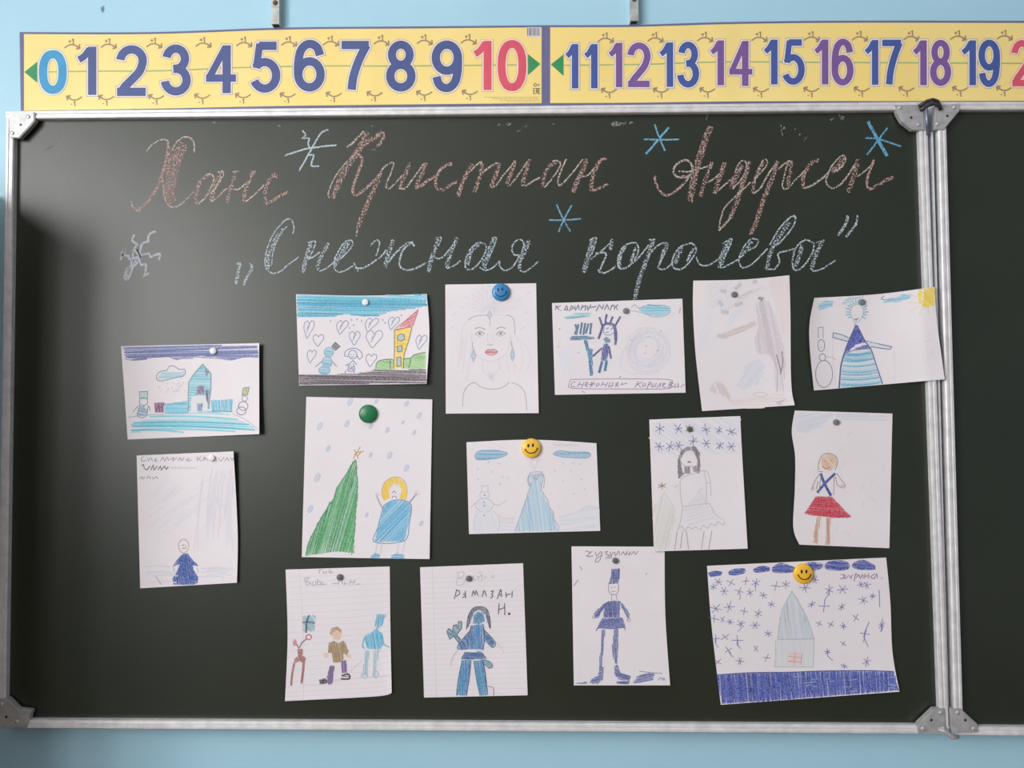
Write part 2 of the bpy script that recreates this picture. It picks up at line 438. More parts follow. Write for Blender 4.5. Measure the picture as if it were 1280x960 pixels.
word('chalk_word', 'second word of the title in pink chalk script', PINK, PALE, [(T2, [
    ([(215,218),(260,185),(320,120),(350,90)], 2.6), ([(378,95),(340,180),(290,270),(220,370),(165,470),(125,560),(100,625)], 7.5),
    ([(280,270),(200,350),(130,440),(80,540),(65,600),(75,625)], 1.7), ([(310,220),(370,180),(440,140),(500,95)], 6),
    ([(500,95),(505,140),(480,190),(455,215)], 3.4), ([(280,268),(320,285),(340,320),(320,380),(290,460),(265,540),(265,590),(290,605)], 3.5),
    ([(290,605),(350,560),(420,500),(480,430)], 3.5), ([(480,420),(520,370),(570,340),(590,345),(570,420),(535,500),(530,545),(550,552),(600,510),(660,440)], 1.9),
    ([(485,425),(450,520),(400,620),(350,740),(300,860)], 5.5), ([(300,870),(290,930)], 2.2),
    ([(715,345),(690,420),(655,500),(640,555)], 5), ([(640,555),(690,540),(750,460),(830,350)], 2.2), ([(850,340),(820,420),(785,490),(765,550)], 4.8),
    ([(770,545),(810,530),(850,495),(920,450)], 3.4), ([(1055,355),(1010,365),(960,400),(930,460),(925,520),(940,555)], 3.6),
    ([(940,555),(990,555),(1030,525),(1095,495)], 4), ([(1035,352),(1060,350)], 5), ([(1215,355),(1180,420),(1140,500),(1100,615)], 5.2)]),
    (T3, [([(165,195),(200,160),(240,130),(245,150)], 2.2), ([(245,135),(240,200),(215,290),(190,350)], 4.6), ([(250,210),(300,170),(360,135)], 2.3),
    ([(375,140),(355,200),(325,280),(305,320)], 5), ([(310,320),(350,300),(400,230),(460,160),(485,120)], 1.9), ([(485,125),(470,190),(440,250),(430,305)], 4.6),
    ([(450,300),(500,240),(550,170),(590,110)], 2), ([(590,110),(575,180),(550,250),(545,305)], 4.6), ([(560,308),(610,275),(670,245)], 2.2),
    ([(790,130),(740,160),(700,230),(690,310)], 4.6), ([(700,315),(750,260),(800,190),(820,150),(800,120),(760,125)], 1.9),
    ([(860,110),(820,200),(800,260),(810,300),(850,270),(920,190),(980,110)], 2.1), ([(1010,110),(975,200),(930,290),(910,350)], 5.6),
    ([(975,235),(1020,225),(1070,170)], 2), ([(1110,115),(1075,180),(1045,270),(1040,340)], 5), ([(1110,110),(1155,110)], 3), ([(1045,340),(1090,325),(1165,290)], 3)])])
word('chalk_word', 'third word of the title in pink chalk script', PINK, PALE, [(T4, [
    ([(110,455),(120,510),(155,570),(205,595),(260,570),(310,525),(350,480)], 3), ([(108,455),(116,462)], 4.5),
    ([(350,480),(390,420),(390,370),(350,330),(300,345),(260,380),(255,430),(290,460),(350,455),(375,440)], 2.6), ([(290,415),(350,418),(400,410),(470,390),(525,370)], 2),
    ([(530,80),(490,180),(450,300),(420,400),(400,500),(375,640)], 8.5), ([(310,455),(355,460)], 4),
    ([(540,345),(510,430),(475,520),(455,605)], 4.6), ([(500,500),(550,475),(600,430)], 2), ([(635,350),(610,430),(580,510),(555,585)], 6), ([(585,560),(630,520),(680,475)], 1.9),
    ([(770,370),(730,430),(700,500),(690,545)], 7), ([(690,545),(740,500),(790,420),(800,360),(775,335),(740,360),(715,420)], 1.9),
    ([(820,340),(795,430),(760,540),(720,660),(680,760)], 5.6), ([(680,760),(640,810),(590,858)], 2.7), ([(595,840),(605,770),(640,680),(720,600),(830,495)], 1.9),
    ([(925,340),(885,420),(850,510),(845,580)], 4.2), ([(850,480),(900,430),(950,370),(955,335),(925,330),(890,400)], 2), ([(850,580),(900,545),(960,440),(1020,360)], 2.1),
    ([(1030,340),(990,470),(930,620),(880,770),(830,890)], 5.6), ([(1040,400),(1080,360),(1125,335),(1135,345)], 2)]),
    (T5, [([(310,360),(310,420),(295,500),(285,560)], 4.6), ([(290,370),(265,450),(245,540),(250,580),(285,580),(340,520),(430,430)], 1.9),
    ([(520,350),(460,390),(420,460),(405,530),(415,580)], 4.6), ([(518,350),(534,362)], 6.5), ([(415,580),(480,555),(540,515),(610,460)], 2.6),
    ([(740,330),(700,400),(640,450)], 8), ([(600,470),(640,400),(700,330),(740,315),(750,350),(720,400),(650,445)], 2), ([(610,460),(590,520),(610,560),(650,578),(710,545),(770,470),(830,380)], 2.3),
    ([(850,345),(830,430),(795,530),(770,610)], 5.6), ([(840,480),(880,460),(960,390)], 2), ([(975,350),(950,420),(920,510),(925,570),(940,590)], 3.3), ([(940,588),(1010,550),(1070,515),(1130,490)], 4)])])
word('chalk_word', 'fourth word of the title in pale blue chalk script with its opening quote', WHITE, WHITE, [(T6, [
    ([(85,405),(115,405),(105,460),(85,550)], 3.5), ([(185,405),(205,430),(175,490),(140,565)], 3.2),
    ([(500,185),(510,150),(495,95),(465,80),(420,110),(360,190),(315,290),(298,390),(315,450),(360,475),(410,460),(470,410),(545,355)], 1.7),
    ([(430,150),(380,215),(340,300),(318,380),(325,440)], 4.5), ([(460,130),(400,210),(360,310),(345,420)], 1.4),
    ([(630,250),(610,330),(590,400),(575,475)], 5.5), ([(610,250),(665,243),(650,300),(620,370)], 1.7), ([(610,370),(650,355),(700,315)], 1.9),
    ([(760,255),(720,330),(685,400),(680,450)], 4.2), ([(690,460),(740,440),(800,395)], 1.7), ([(905,245),(870,310),(830,370),(805,420)], 6),
    ([(810,390),(870,350),(930,280),(935,245),(905,235),(860,270),(810,360),(800,430),(830,465),(880,455),(940,420)], 1.8),
    ([(945,400),(960,435),(975,460)], 2), ([(950,430),(1000,440),(1060,410),(1150,345),(1180,300)], 2), ([(1065,275),(1095,240),(1125,235),(1130,270),(1105,350)], 1.9),
    ([(1230,235),(1200,320),(1170,435)], 5.2), ([(1190,400),(1240,340),(1280,300)], 1.7)]),
    (T7, [([(20,410),(80,330),(150,275),(185,270)], 2), ([(185,270),(130,310),(100,380),(110,435),(160,448),(220,430),(270,400)], 2.4), ([(170,265),(195,295)], 2.7),
    ([(345,245),(325,310),(300,390),(285,460)], 5), ([(325,245),(365,238),(345,300)], 1.7), ([(320,365),(360,375),(400,340),(440,290)], 1.9),
    ([(470,240),(435,320),(410,390),(400,435)], 5), ([(400,438),(440,425),(490,390)], 1.9),
    ([(640,280),(600,275),(550,320),(520,390),(525,435),(560,445),(610,400),(650,330),(650,285),(620,270)], 1.9), ([(610,285),(560,330),(535,420)], 4),
    ([(700,250),(670,330),(640,400),(650,440)], 5), ([(690,245),(720,245),(690,330),(650,420)], 1.7), ([(610,430),(650,450),(700,430),(740,390)], 1.9),
    ([(740,390),(745,430),(780,450),(830,420),(870,350)], 1.9), ([(880,350),(835,350),(818,310),(840,265),(880,255),(895,290),(880,340)], 1.9),
    ([(930,260),(900,330),(870,390),(865,440)], 5), ([(870,450),(900,460),(940,435),(990,390)], 1.9)])])
word('chalk_word', 'fifth word of the title in pale blue chalk script with its closing quote', WHITE, WHITE, [(T8, [
    ([(105,165),(90,220),(65,305)], 6), ([(90,170),(120,160),(100,230)], 1.7), ([(185,165),(180,210)], 4), ([(95,250),(140,215),(185,175)], 1.7),
    ([(115,225),(160,225),(140,280),(130,300),(160,305),(210,270),(225,230)], 2.3),
    ([(275,180),(240,190),(215,230),(210,275),(230,290),(265,270),(295,220),(290,185),(265,178)], 2), ([(245,195),(220,240),(220,285)], 3), ([(285,200),(265,260)], 3), ([(240,290),(290,250),(340,190)], 1.9),
    ([(360,165),(335,240),(305,320),(280,425)], 5), ([(340,168),(370,165)], 2), ([(340,230),(380,190),(415,180),(420,195),(395,250),(380,285),(410,290),(445,260)], 2), ([(410,190),(385,270)], 3),
    ([(520,180),(470,200),(440,250),(445,285),(480,290),(520,250),(540,205),(520,180)], 2), ([(480,200),(450,270)], 4.6), ([(530,200),(500,260)], 3.2), ([(540,240),(555,270),(590,275),(640,240),(670,190)], 1.9),
    ([(680,170),(655,225),(640,285)], 6.5), ([(650,185),(690,165),(660,240)], 1.6), ([(650,285),(700,260),(740,230)], 1.9),
    ([(735,225),(790,195),(800,170),(770,165),(740,200),(720,250),(735,285),(780,265),(840,205)], 1.9), ([(775,175),(740,225)], 4.2),
    ([(850,190),(890,120),(940,70),(958,75),(945,115),(900,170),(850,210)], 2.1), ([(935,90),(880,170),(850,230),(835,290)], 5), ([(835,290),(870,290),(890,260),(885,225),(920,215),(955,205)], 2.1),
    ([(1030,180),(1000,168),(960,200),(945,260),(955,295),(990,280),(1030,220),(1035,180)], 2.1), ([(985,190),(960,280)], 5), ([(1070,175),(1040,240),(1025,295)], 5), ([(1045,180),(1080,170)], 2),
    ([(1030,300),(1070,290),(1125,255)], 1.9), ([(1180,65),(1165,110),(1135,150)], 3.5), ([(1220,65),(1210,105),(1170,155)], 3)])])
def flake(T, strokes, c):
    p = Pen('chalk_snowflake', board, flat, T)
    for pts, wd in strokes: p.line(chalk(c, 0.82), pts, wd, wob=0.12)
    return p.done()
flake((340, 0, 3.556), [([(55,692),(160,660),(288,645)], 2.1), ([(120,760),(160,690),(215,595),(250,577)], 2.1), ([(135,580),(150,600),(135,615),(165,615),(160,640),(175,665)], 1.8), ([(165,690),(185,690),(175,735),(210,738)], 2)], WHITE)
flake((140, 140, 3.556), [([(100,545),(90,570),(112,590),(100,610),(120,635)], 2.6), ([(195,530),(165,545),(160,575),(135,585),(120,640)], 2.8), ([(35,660),(60,610),(42,632),(75,640),(80,655),(125,640)], 2.6),
    ([(125,635),(165,630),(170,645),(212,630),(208,660)], 2.6), ([(60,745),(72,690),(55,735),(72,740),(100,670),(120,640)], 2.8), ([(120,640),(130,680),(150,675),(148,720),(140,730),(165,715)], 2.6), ([(100,600),(85,690),(125,650),(110,610),(130,655)], 2.4)], (196, 202, 212))
flake((660, 0, 3.765), [([(597,585),(615,640),(645,710)], 2), ([(663,600),(555,725)], 2.6), ([(545,655),(620,658),(710,656)], 2)], (120, 178, 208))
flake((960, 0, 4), [([(500,608),(550,700),(595,780)], 4), ([(598,638),(495,775)], 2.1), ([(487,690),(550,695),(665,732)], 2.1)], (105, 170, 205))
flake((560, 180, 5.818), [([(790,440),(840,550),(890,635)], 1.9), ([(900,445),(840,555),(803,640)], 1.9), ([(735,553),(845,553),(965,545)], 2)], (125, 175, 205))
p = Pen('chalk_smudges', board, flat); p.kind = 'stuff'
for x, y, r in ((769,155,4), (775,155,2.4), (781,154,2), (789,153.5,2), (692,155,1), (636,155.5,2.6), (624,156,1.3), (268,153,2), (349,157.5,1.6), (466,157,1.5), (467,187,1.7), (72,170,1.6), (60,188,1.2), (980,160,2), (995,161,1.5), (1000,168,1.2), (1040,149,2), (1053,147,2.4)):
    p.line(chalk((150, 155, 148), 0.55), [(x-r, y+0.5*r), (x, y-0.2*r), (x+r, y)], r*1.3)
for a in ([(56,188),(66,182)], [(68,176),(74,168)], [(645,166),(660,156)], [(885,140),(883,150)], [(1005,176),(1010,170)], [(976,156),(978,170)], [(1048,142),(1054,150)]):
    p.line(chalk((130, 140, 130), 0.42), a, 1.8)
p.done()

# ------------------------------------------------------------------ paper sheets
def edge_fn(pts):
    n = len(pts)
    if n == 2:
        return lambda t: (pts[0][0]+(pts[1][0]-pts[0][0])*t, pts[0][1]+(pts[1][1]-pts[0][1])*t)
    def f(t):
        # quadratic / piecewise smooth curve through evenly spread points
        s = min(max(t, -0.02), 1.02)*(n-1); i = max(0, min(int(s), n-2)); u = s-i
        a, b, c, d = pts[max(i-1, 0)], pts[i], pts[i+1], pts[min(i+2, n-1)]
        return tuple(0.5*((2*b[q]) + (-a[q]+c[q])*u + (2*a[q]-5*b[q]+4*c[q]-d[q])*u*u + (-a[q]+3*b[q]-3*c[q]+d[q])*u**3) for q in (0, 1))
    return f
class Sheet:
    def __init__(s, T, tl, tr, br, bl, top=(), right=(), bottom=(), left=(), h=None, base=0.0008):
        x0, y0, k = T; X = lambda q: (x0+q[0]/k, y0+q[1]/k)
        s.T = T; s.c = [X(q) for q in (tl, tr, br, bl)]
        s.t = edge_fn([s.c[0]]+[X(q) for q in top]+[s.c[1]]); s.r = edge_fn([s.c[1]]+[X(q) for q in right]+[s.c[2]])
        s.b = edge_fn([s.c[3]]+[X(q) for q in bottom]+[s.c[2]]); s.l = edge_fn([s.c[0]]+[X(q) for q in left]+[s.c[3]])
        s.h = h or (lambda u, v: 0.0); s.base = base
    def px(s, u, v):
        t, b, l, r = s.t(u), s.b(u), s.l(v), s.r(v); A, B, C, D = s.c
        return tuple((1-v)*t[i]+v*b[i]+(1-u)*l[i]+u*r[i]-((1-u)*(1-v)*A[i]+u*(1-v)*B[i]+u*v*C[i]+(1-u)*v*D[i]) for i in (0, 1))
    def uv(s, x, y):
        u = v = 0.5
        for _ in range(4):
            p = s.px(u, v); e = 1e-3; pu = s.px(u+e, v); pv = s.px(u, v+e)
            a, b, c, d = (pu[0]-p[0])/e, (pv[0]-p[0])/e, (pu[1]-p[1])/e, (pv[1]-p[1])/e
            det = a*d-b*c; dx, dy = x-p[0], y-p[1]
            u = min(max(u+(d*dx-b*dy)/det, 0.0), 1.0); v = min(max(v+(a*dy-c*dx)/det, 0.0), 1.0)
        return u, v
    def depth(s, x, y):
        u, v = s.uv(x, y); u = min(max(u, 0), 1); v = min(max(v, 0), 1)
        return s.base + s.h(u, v)
    def build(s, name, m, parent, nu=30, nv=24, thick=0.00018):
        v = []; f = []
        for back in (0, 1):
            for j in range(nv+1):
                for i in range(nu+1):
                    a, b = i/nu, j/nv; q = s.px(a, b); v.append(W(q[0], q[1], s.base+s.h(a, b)) + Vector((0, thick*back, 0)))
        n = nu+1; o = n*(nv+1)
        for j in range(nv):
            for i in range(nu):
                a = j*n+i; f.append([a, a+n, a+n+1, a+1]); f.append([o+a, o+a+1, o+a+n+1, o+a+n])
        ring = [i for i in range(n)] + [j*n+nu for j in range(1, nv+1)] + [nv*n+i for i in range(nu-1, -1, -1)] + [j*n for j in range(nv-1, 0, -1)]
        for a, b in zip(ring, ring[1:]+ring[:1]): f.append([a, b, b+o, a+o])
        o_ = mesh_obj(name, v, f, m, parent, smooth=True)
        for q in o_.data.polygons[2*nu*nv:]: q.use_smooth = False
        e = o_.data.attributes.new('sharp_edge', 'BOOLEAN', 'EDGE') if 'sharp_edge' not in o_.data.attributes else o_.data.attributes['sharp_edge']
        rs = set(ring) | set(i_+o for i_ in ring)
        bnd = set(frozenset(x_) for a_, b_ in zip(ring, ring[1:]+ring[:1]) for x_ in ((a_, b_), (a_+o, b_+o)))
        for ed in o_.data.edges:
            if frozenset(ed.vertices) in bnd: e.data[ed.index].value = True
        return o_
def lifts(tl=0, tr=0, br=0, bl=0, right=0, bottom=0, left=0, wave=0.0004, p=2.2):
    def h(u, v):
        z = tl*max(0, 1-u-v)**p + tr*max(0, u-v)**p + br*max(0, u+v-1)**p + bl*max(0, v-u)**p
        z += right*u**3 + left*(1-u)**3 + bottom*v**2.4
        return z + wave*(1+math.sin(5*u+2.1*v))
    return h
paper_m = mat('drawing_paper', PAPER, tuple(v*0.97 for v in PAPER), 9, 0.85, spec=0.15, bumps=0.15, bdist=0.002)

# ------------------------------------------------------------------ number line posters
def poster(label, sheet):
    c = W(*[sum(q[i] for q in sheet.c)/4 for i in (0, 1)], sheet.base)
    root = thing('number_line_poster', c, label, 'poster')
    sheet.build('sheet', ink((112, 112, 150), 0.45), root, 90, 6, 0.0003)
    return root
def seg_arc(cx, cy, rx, ry, a0, a1, n=18):
    return [(cx+rx*math.cos(math.radians(a0+(a1-a0)*i/n)), cy+ry*math.sin(math.radians(a0+(a1-a0)*i/n))) for i in range(n+1)]
def sup(cx, cy, rx, ry, a0=0, a1=360, n=36, e=0.86):
    o = []
    for i in range(n+1):
        a = math.radians(a0+(a1-a0)*i/n); c, s_ = math.cos(a), math.sin(a)
        o.append((cx+rx*math.copysign(abs(c)**e, c), cy+ry*math.copysign(abs(s_)**e, s_)))
    return o
def digit_paths(ch):
    """bold grotesque digit skeletons in a unit box (x right, y down); (points, closed, relative width)"""
    if ch == '0': return [(sup(.5, .5, .5, .5), True, 1)]
    if ch == '1': return [([(1, -.075), (1, 1.075)], False, 1), ([(-.05, .235), (.35, .16), (.72, .02), (.8, -.03)], False, .8)]
    if ch == '2': return [(seg_arc(.5, .27, .49, .27, 185, 375, 20)+[(.84, .52), (.5, .72), (.2, .88), (.06, 1.0)], False, 1), ([(-.14, 1), (1.12, 1)], False, 1)]
    if ch == '3': return [(seg_arc(.48, .235, .44, .235, 188, 440, 20)+[(.36, .475)], False, 1), ([(.36, .475)]+seg_arc(.48, .735, .52, .265, 278, 534, 22), False, 1)]
    if ch == '4': return [([(.76, -.06), (.76, 1.08)], False, 1), ([(.72, -.02), (.02, .70)], False, .82), ([(-.13, .72), (1.16, .72)], False, .88)]
    if ch == '5': return [([(1.02, 0), (.2, 0)], False, 1), ([(.24, -.05), (.08, .52)], False, .85), ([(.06, .50)]+seg_arc(.47, .69, .53, .31, 225, 515, 26), False, 1)]
    if ch == '6': return [(seg_arc(.5, .695, .5, .305, 0, 360, 30), True, 1), ([(0, .70), (.0, .45), (.1, .16), (.34, .01), (.62, -.01), (.86, .08), (.97, .25)], False, 1)]
    if ch == '7': return [([(-.12, 0), (1.1, 0)], False, 1), ([(1.0, 0), (.66, .36), (.42, .74), (.33, 1.075)], False, 1)]
    if ch == '8': return [(seg_arc(.5, .235, .42, .235, 0, 360, 26), True, .96), (seg_arc(.5, .735, .5, .265, 0, 360, 28), True, 1)]
    if ch == '9': return [([(1-x, 1-y) for x, y in p], c, k) for p, c, k in digit_paths('6')]
def digit(root, sh, ch, box_, th, c):
    x0, y0, x1, y1 = box_; h = th/2
    X = lambda q: (x0+h+q[0]*(x1-x0-th), y0+h+q[1]*(y1-y0-th))
    p = Pen('digit', root, sh.depth)
    for extra, m, lay in ((4.3, ink(tuple(int(v*0.5+112) for v in c)), 0.00056), (3.0, ink((246, 232, 214)), 0.00068), (0, ink(c), 0.0008)):
        p.z = lay
        for pts, closed, k in digit_paths(ch):
            q = [X(a) for a in pts]
            q = smooth_line(q, 2.5, False) if (not closed and len(q) > 4) else (q if len(q) > 4 else smooth_line(q, 5) if len(q) == 2 else smooth_line(q, 2))
            p.raw(m, q, th*k+extra, closed, ext=extra/2)
    return p.done()
def small_text(p, m, s, x, y, hgt):
    """tiny plus-one and minus-one captions"""
    w_ = hgt*0.55; t = max(0.9, hgt*0.2)
    if s[0] == '+': p.raw(m, [(x-w_*1.1, y), (x-w_*0.1, y)], t); p.raw(m, [(x-w_*0.6, y-w_*0.5), (x-w_*0.6, y+w_*0.5)], t)
    else: p.raw(m, [(x-w_*1.0, y+0.1*hgt), (x-w_*0.35, y+0.1*hgt)], t)
    p.raw(m, [(x+w_*0.6, y-hgt/2), (x+w_*0.6, y+hgt/2)], t*1.2); p.raw(m, [(x+w_*0.6, y-hgt/2), (x+w_*0.1, y-hgt*0.22)], t)
def arrows(root, sh, tops, bots):
    m = ink((168, 140, 118))
    for x, y in tops:
        p = Pen('plus_one_arrow', root, sh.depth, layer=0.0005)
        q = smooth_line([(x-10, y+3), (x-4, y-0.8), (x+2, y-0.8), (x+7, y+1.5)], 2); p.raw(m, q, 1.7)
        p.raw(m, [(x+4.5, y+4.4), (x+9.5, y+3.4)], 1.8); p.raw(m, [(x+9.3, y+3.6), (x+8.6, y-1.8)], 1.8); p.raw(m, [(x+5, y+0.8), (x+9.5, y+3.6)], 2.2)
        small_text(p, m, '+1', x-1, y-5.2, 6.6); p.done()
    for x, y in bots:
        p = Pen('minus_one_arrow', root, sh.depth, layer=0.0005)
        q = smooth_line([(x+10, y-2), (x+4, y+1.6), (x-2, y+1.8), (x-7, y-0.8)], 2); p.raw(m, q, 1.7)
        p.raw(m, [(x-9.3, y-2.6), (x-4, y-3.4)], 1.8); p.raw(m, [(x-9.3, y-2.8), (x-8, y+2.6)], 1.8); p.raw(m, [(x-9.3, y-2.8), (x-5, y)], 2.2)
        small_text(p, m, '-1', x-1, y+6.6, 6.2); p.done()
def crease(*xs):
    def h(u, v):
        z = 0.0009*(1+math.sin(9*u+1.2*v)) + 0.0003*math.sin(31*u)
        for c, a in xs: z += 0.4*a*max(0, 1-((u-c)/0.045)**2)**2
        return z
    return h
PB = -0.0275
I = (0, 0, 1)
ps1 = Sheet(I, (24.5, 40), (682.5, 31.5), (682.5, 131.5), (26, 141), top=[(190, 40), (354, 34.5), (520, 33)], bottom=[(190, 138.5), (354, 135), (520, 133)], h=crease((0.66, 0.0035), (0.33, 0.0015)), base=PB)
ps2 = Sheet(I, (682.5, 31.5), (1334, 26), (1334, 128.5), (682.5, 131.5), top=[(791, 31), (900, 27.8), (1008, 26.2), (1117, 25.8), (1225, 26)], bottom=[(791, 131), (900, 129.5), (1008, 129), (1117, 129), (1225, 128.7)], h=crease((0.333, 0.0035), (0.66, 0.0015)), base=PB)
yellow = mat('poster_yellow', lin((250, 226, 148)), lin((248, 220, 134)), 3, 0.42, spec=0.4)
def panel(root, sh, x0, x1, m, inset=2.6):
    """the yellow field inside the border, following the sheet"""
    v, f = [], []; n = 90
    for i in range(n+1):
        x = x0+(x1-x0)*i/n
        u = sh.uv(x, 85)[0]; yt, yb = sh.t(u)[1]+inset, sh.b(u)[1]-inset
        for j in range(5):
            y = yt+(yb-yt)*j/4; v.append(W(x, y, sh.depth(x, y)+0.0003))
    for i in range(n):
        for j in range(4): a = i*5+j; f.append([a, a+1, a+6, a+5])
    return mesh_obj('yellow_field', v, f, m, root, smooth=True)
def tri(root, sh, pts):
    v = []; f = []
    p = Pen('green_triangle', root, sh.depth, layer=0.0005); m = ink((62, 152, 96))
    (xt, yt), (xb, y0), (_, y1) = pts; n = 6
    k = p.mi(m)
    for i in range(n+1):
        t = i/n; x = xt+(xb-xt)*t; p.vert((x, yt+(y0-yt)*t)); p.vert((x, yt+(y1-yt)*t))
    for i in range(n): p.f.append([2*i, 2*i+1, 2*i+3, 2*i+2]); p.fm.append(k)
    p.done()
po1 = poster('yellow number line poster counting from 0 to 10 above the chalkboard', ps1)
po2 = poster('yellow number line poster counting on from 11 above the chalkboard seam', ps2)
panel(po1, ps1, 30, 677, yellow); panel(po2, ps2, 687.8, 1329, yellow)
for root, sh, pts in ((po1, ps1, [(46, 90), (120, 89), (200, 88.5), (300, 84.5), (400, 82.5), (500, 82.5), (660, 81)]), (po2, ps2, [(704, 81.5), (800, 80.5), (900, 77.5), (1040, 78), (1325, 79.5)])):
    p = Pen('number_line', root, sh.depth, layer=0.00042); p.raw(ink((160, 190, 130)), smooth_line(pts, 6), 1.5); p.done()
tri(po1, ps1, [(30.5, 90), (46.5, 77), (46.5, 103.5)]); tri(po1, ps1, [(675.5, 80), (660, 67.5), (660, 94)])
tri(po2, ps2, [(688.5, 80.5), (704.5, 68), (704.5, 95)]); tri(po2, ps2, [(1327, 79), (1312, 66), (1312, 93)])
NB, RED = (84, 96, 148), (226, 94, 112)
for ch, b, th, c in (('0', (48.5, 62.5, 83.5, 117.5), 10.5, (72, 158, 206)), ('1', (94, 57, 120.5, 120), 10.5, NB), ('2', (145, 56.5, 184, 120), 10.5, NB), ('3', (202, 55.5, 238.5, 119.5), 10.5, NB),
        ('4', (256, 54.5, 295.5, 117.5), 10.5, NB), ('5', (313, 52, 350.5, 116), 10.5, NB), ('6', (367.5, 50.5, 406, 114.5), 10.5, NB), ('7', (425, 51, 463.5, 113.5), 10.5, NB),
        ('8', (482.5, 50.5, 519.5, 114.5), 10.5, NB), ('9', (539.5, 50.5, 577.5, 114.5), 10.5, NB), ('1', (589.5, 50, 614.5, 113.5), 10, RED), ('0', (622, 50, 658, 114), 10, RED)):
    digit(po1, ps1, ch, b, th, c)
BL_, PU = (76, 96, 164), (128, 94, 158)
for ch, b, c in (('1', (705, 54.5, 723, 111), BL_), ('1', (728.5, 54.5, 747, 111), BL_), ('1', (759, 53, 778, 109.5), PU), ('2', (784, 53, 813.5, 109), PU), ('1', (822.5, 52.5, 841.5, 109), BL_), ('3', (847, 52, 874, 109.5), BL_),
        ('1', (886, 50, 905, 107), PU), ('4', (910.5, 50, 941, 107.5), PU), ('1', (953, 49, 972, 106), BL_), ('5', (978, 49, 1006, 106), BL_), ('1', (1016, 49, 1035.5, 106), PU), ('6', (1039.5, 49, 1067, 107), PU),
        ('1', (1079, 49.5, 1098, 106.5), BL_), ('7', (1101, 49.5, 1128.5, 106), BL_), ('1', (1139.5, 50, 1158.5, 107), PU), ('8', (1162.5, 49.5, 1189, 107.5), PU), ('1', (1200, 50, 1220, 107), BL_), ('9', (1223, 49.5, 1250, 108), BL_),
        ('2', (1264, 50, 1291, 108), RED), ('0', (1296, 50, 1310, 108), RED)):
    digit(po2, ps2, ch, b, 8.2 if b[2] < 1300 else 5, c)
ya = lambda x: 57-6*(x-90)/495
arrows(po1, ps1, [(x, ya(x)) for x in (90.5, 136, 193, 254.5, 305.5, 361.5, 414, 477, 531, 586)], [(x, 123-7*(x-90)/495) for x in (92.5, 132.5, 195, 252.5, 303.5, 359.5, 417, 468, 530, 587)])
arrows(po2, ps2, [(x, 49-3*(x-758)/498) for x in (757.5, 819.5, 881.5, 949.5, 1015, 1075, 1139.5, 1198, 1256)], [(x, 113.5-2.5*(x-760)/495) for x in (761, 826, 884, 951, 1014, 1077, 1133, 1200, 1255)])
p = Pen('barcode', po1, ps1.depth, layer=0.0005)
p.raw(ink((225, 222, 225)), [(658.5, 40), (676, 40)], 12); p.z += 0.0001
x = 659.5
for wd in (0.8, 0.5, 1.1, 0.6, 0.5, 1.0, 0.7, 0.5, 0.9, 0.6): p.raw(ink((70, 70, 85)), [(x, 34.8), (x, 44.6)], wd); x += 1.62
p.done()
p = Pen('certification_mark', po1, ps1.depth, layer=0.0005); m = ink((95, 85, 70))
for a in ([(669,104),(667.3,105.3),(667.3,107),(669,108),(670.4,107),(670.4,105.3),(669,104)], [(671.5,106.2),(674.3,106.2)], [(672.9,104.8),(672.9,107.6)],
          [(669.5,110.5),(667,110.5),(667,117),(669.5,117)], [(667,113.7),(669.2,113.7)], [(670.4,117),(670.4,110.5),(672,110.5),(672,117)], [(670.4,113.7),(672,113.7)], [(675.4,110.5),(673.2,110.5),(673.2,117),(675.4,117)], [(673.2,113.7),(675,113.7)]):
    p.raw(m, a, 0.8)
p.done()
p = Pen('fine_print', po1, ps1.depth, layer=0.0005); p.kind = 'stuff'; m = ink((190, 170, 120))
for k in range(4):
    x = 606+9*k
    while x < 674:
        wd = random.uniform(1.5, 5); p.raw(m, [(x, 121.4+1.9*k), (min(x+wd, 674), 121.4+1.9*k)], 0.6); x += wd+0.9
p.done()

# ------------------------------------------------------------------ channel brackets and a nail hole on the wall above
galv = mat('galvanised', (0.62, 0.64, 0.64), (0.40, 0.42, 0.40), 90, 0.45, 0.35, 0.2, 0.0008)
rust = mat('rust_brown', (0.20, 0.13, 0.08), (0.10, 0.08, 0.06), 200, 0.8)
def bracket(label, xa, xb, yb, D):
    a, b = W(xa, yb, -0.015), W(xb, yb, -0.015); z0 = a.z; z1 = z0+0.16
    root = thing('channel_bracket', ((a.x+b.x)/2, WY, z0), label, 'bracket')
    t = 0.0015; x0, x1 = a.x, b.x; y0 = WY-D
    v, f = [], []
    for q in ((x0, x1, y0, y0+t, z0, z1), (x0, x0+t, y0+t, WY, z0, z1), (x1-t, x1, y0+t, WY, z0, z1)):
        c, d = box_geo(*q); n = len(v); v += c; f += [[i+n for i in g] for g in d]
    mesh_obj('channel', v, f, galv, root)
    box('open_end_shade', (x0+t, x1-t, y0+t, WY, z0+0.001, z0+0.006), dark_m, root)  # dark block standing for the shade inside the channel's open end
    dome('bolt', Vector(((x0+x1)/2, y0, z0+0.036)), 0.0042, 0.003, rust, root, 12, 3)
bracket('grey metal channel bracket on the blue wall above the digits 5 and 6', 338.6, 348.6, 29.5, 0.014)
bracket('grey metal channel bracket on the blue wall above the number 12', 788, 798.2, 25.5, 0.014)
v = []; f = []; ring = []
c = W(128.5, 11.5, -WY)
for k in range(10):
    a = 2*math.pi*k/10; r = (0.0050 if k % 3 else 0.0034)
    v.append(c + Vector((r*0.75*math.cos(a), -0.0006, r*1.3*math.sin(a))))
v.append(c+Vector((0, -0.0001, 0)))
for k in range(10): f.append([k, (k+1) % 10, 10])
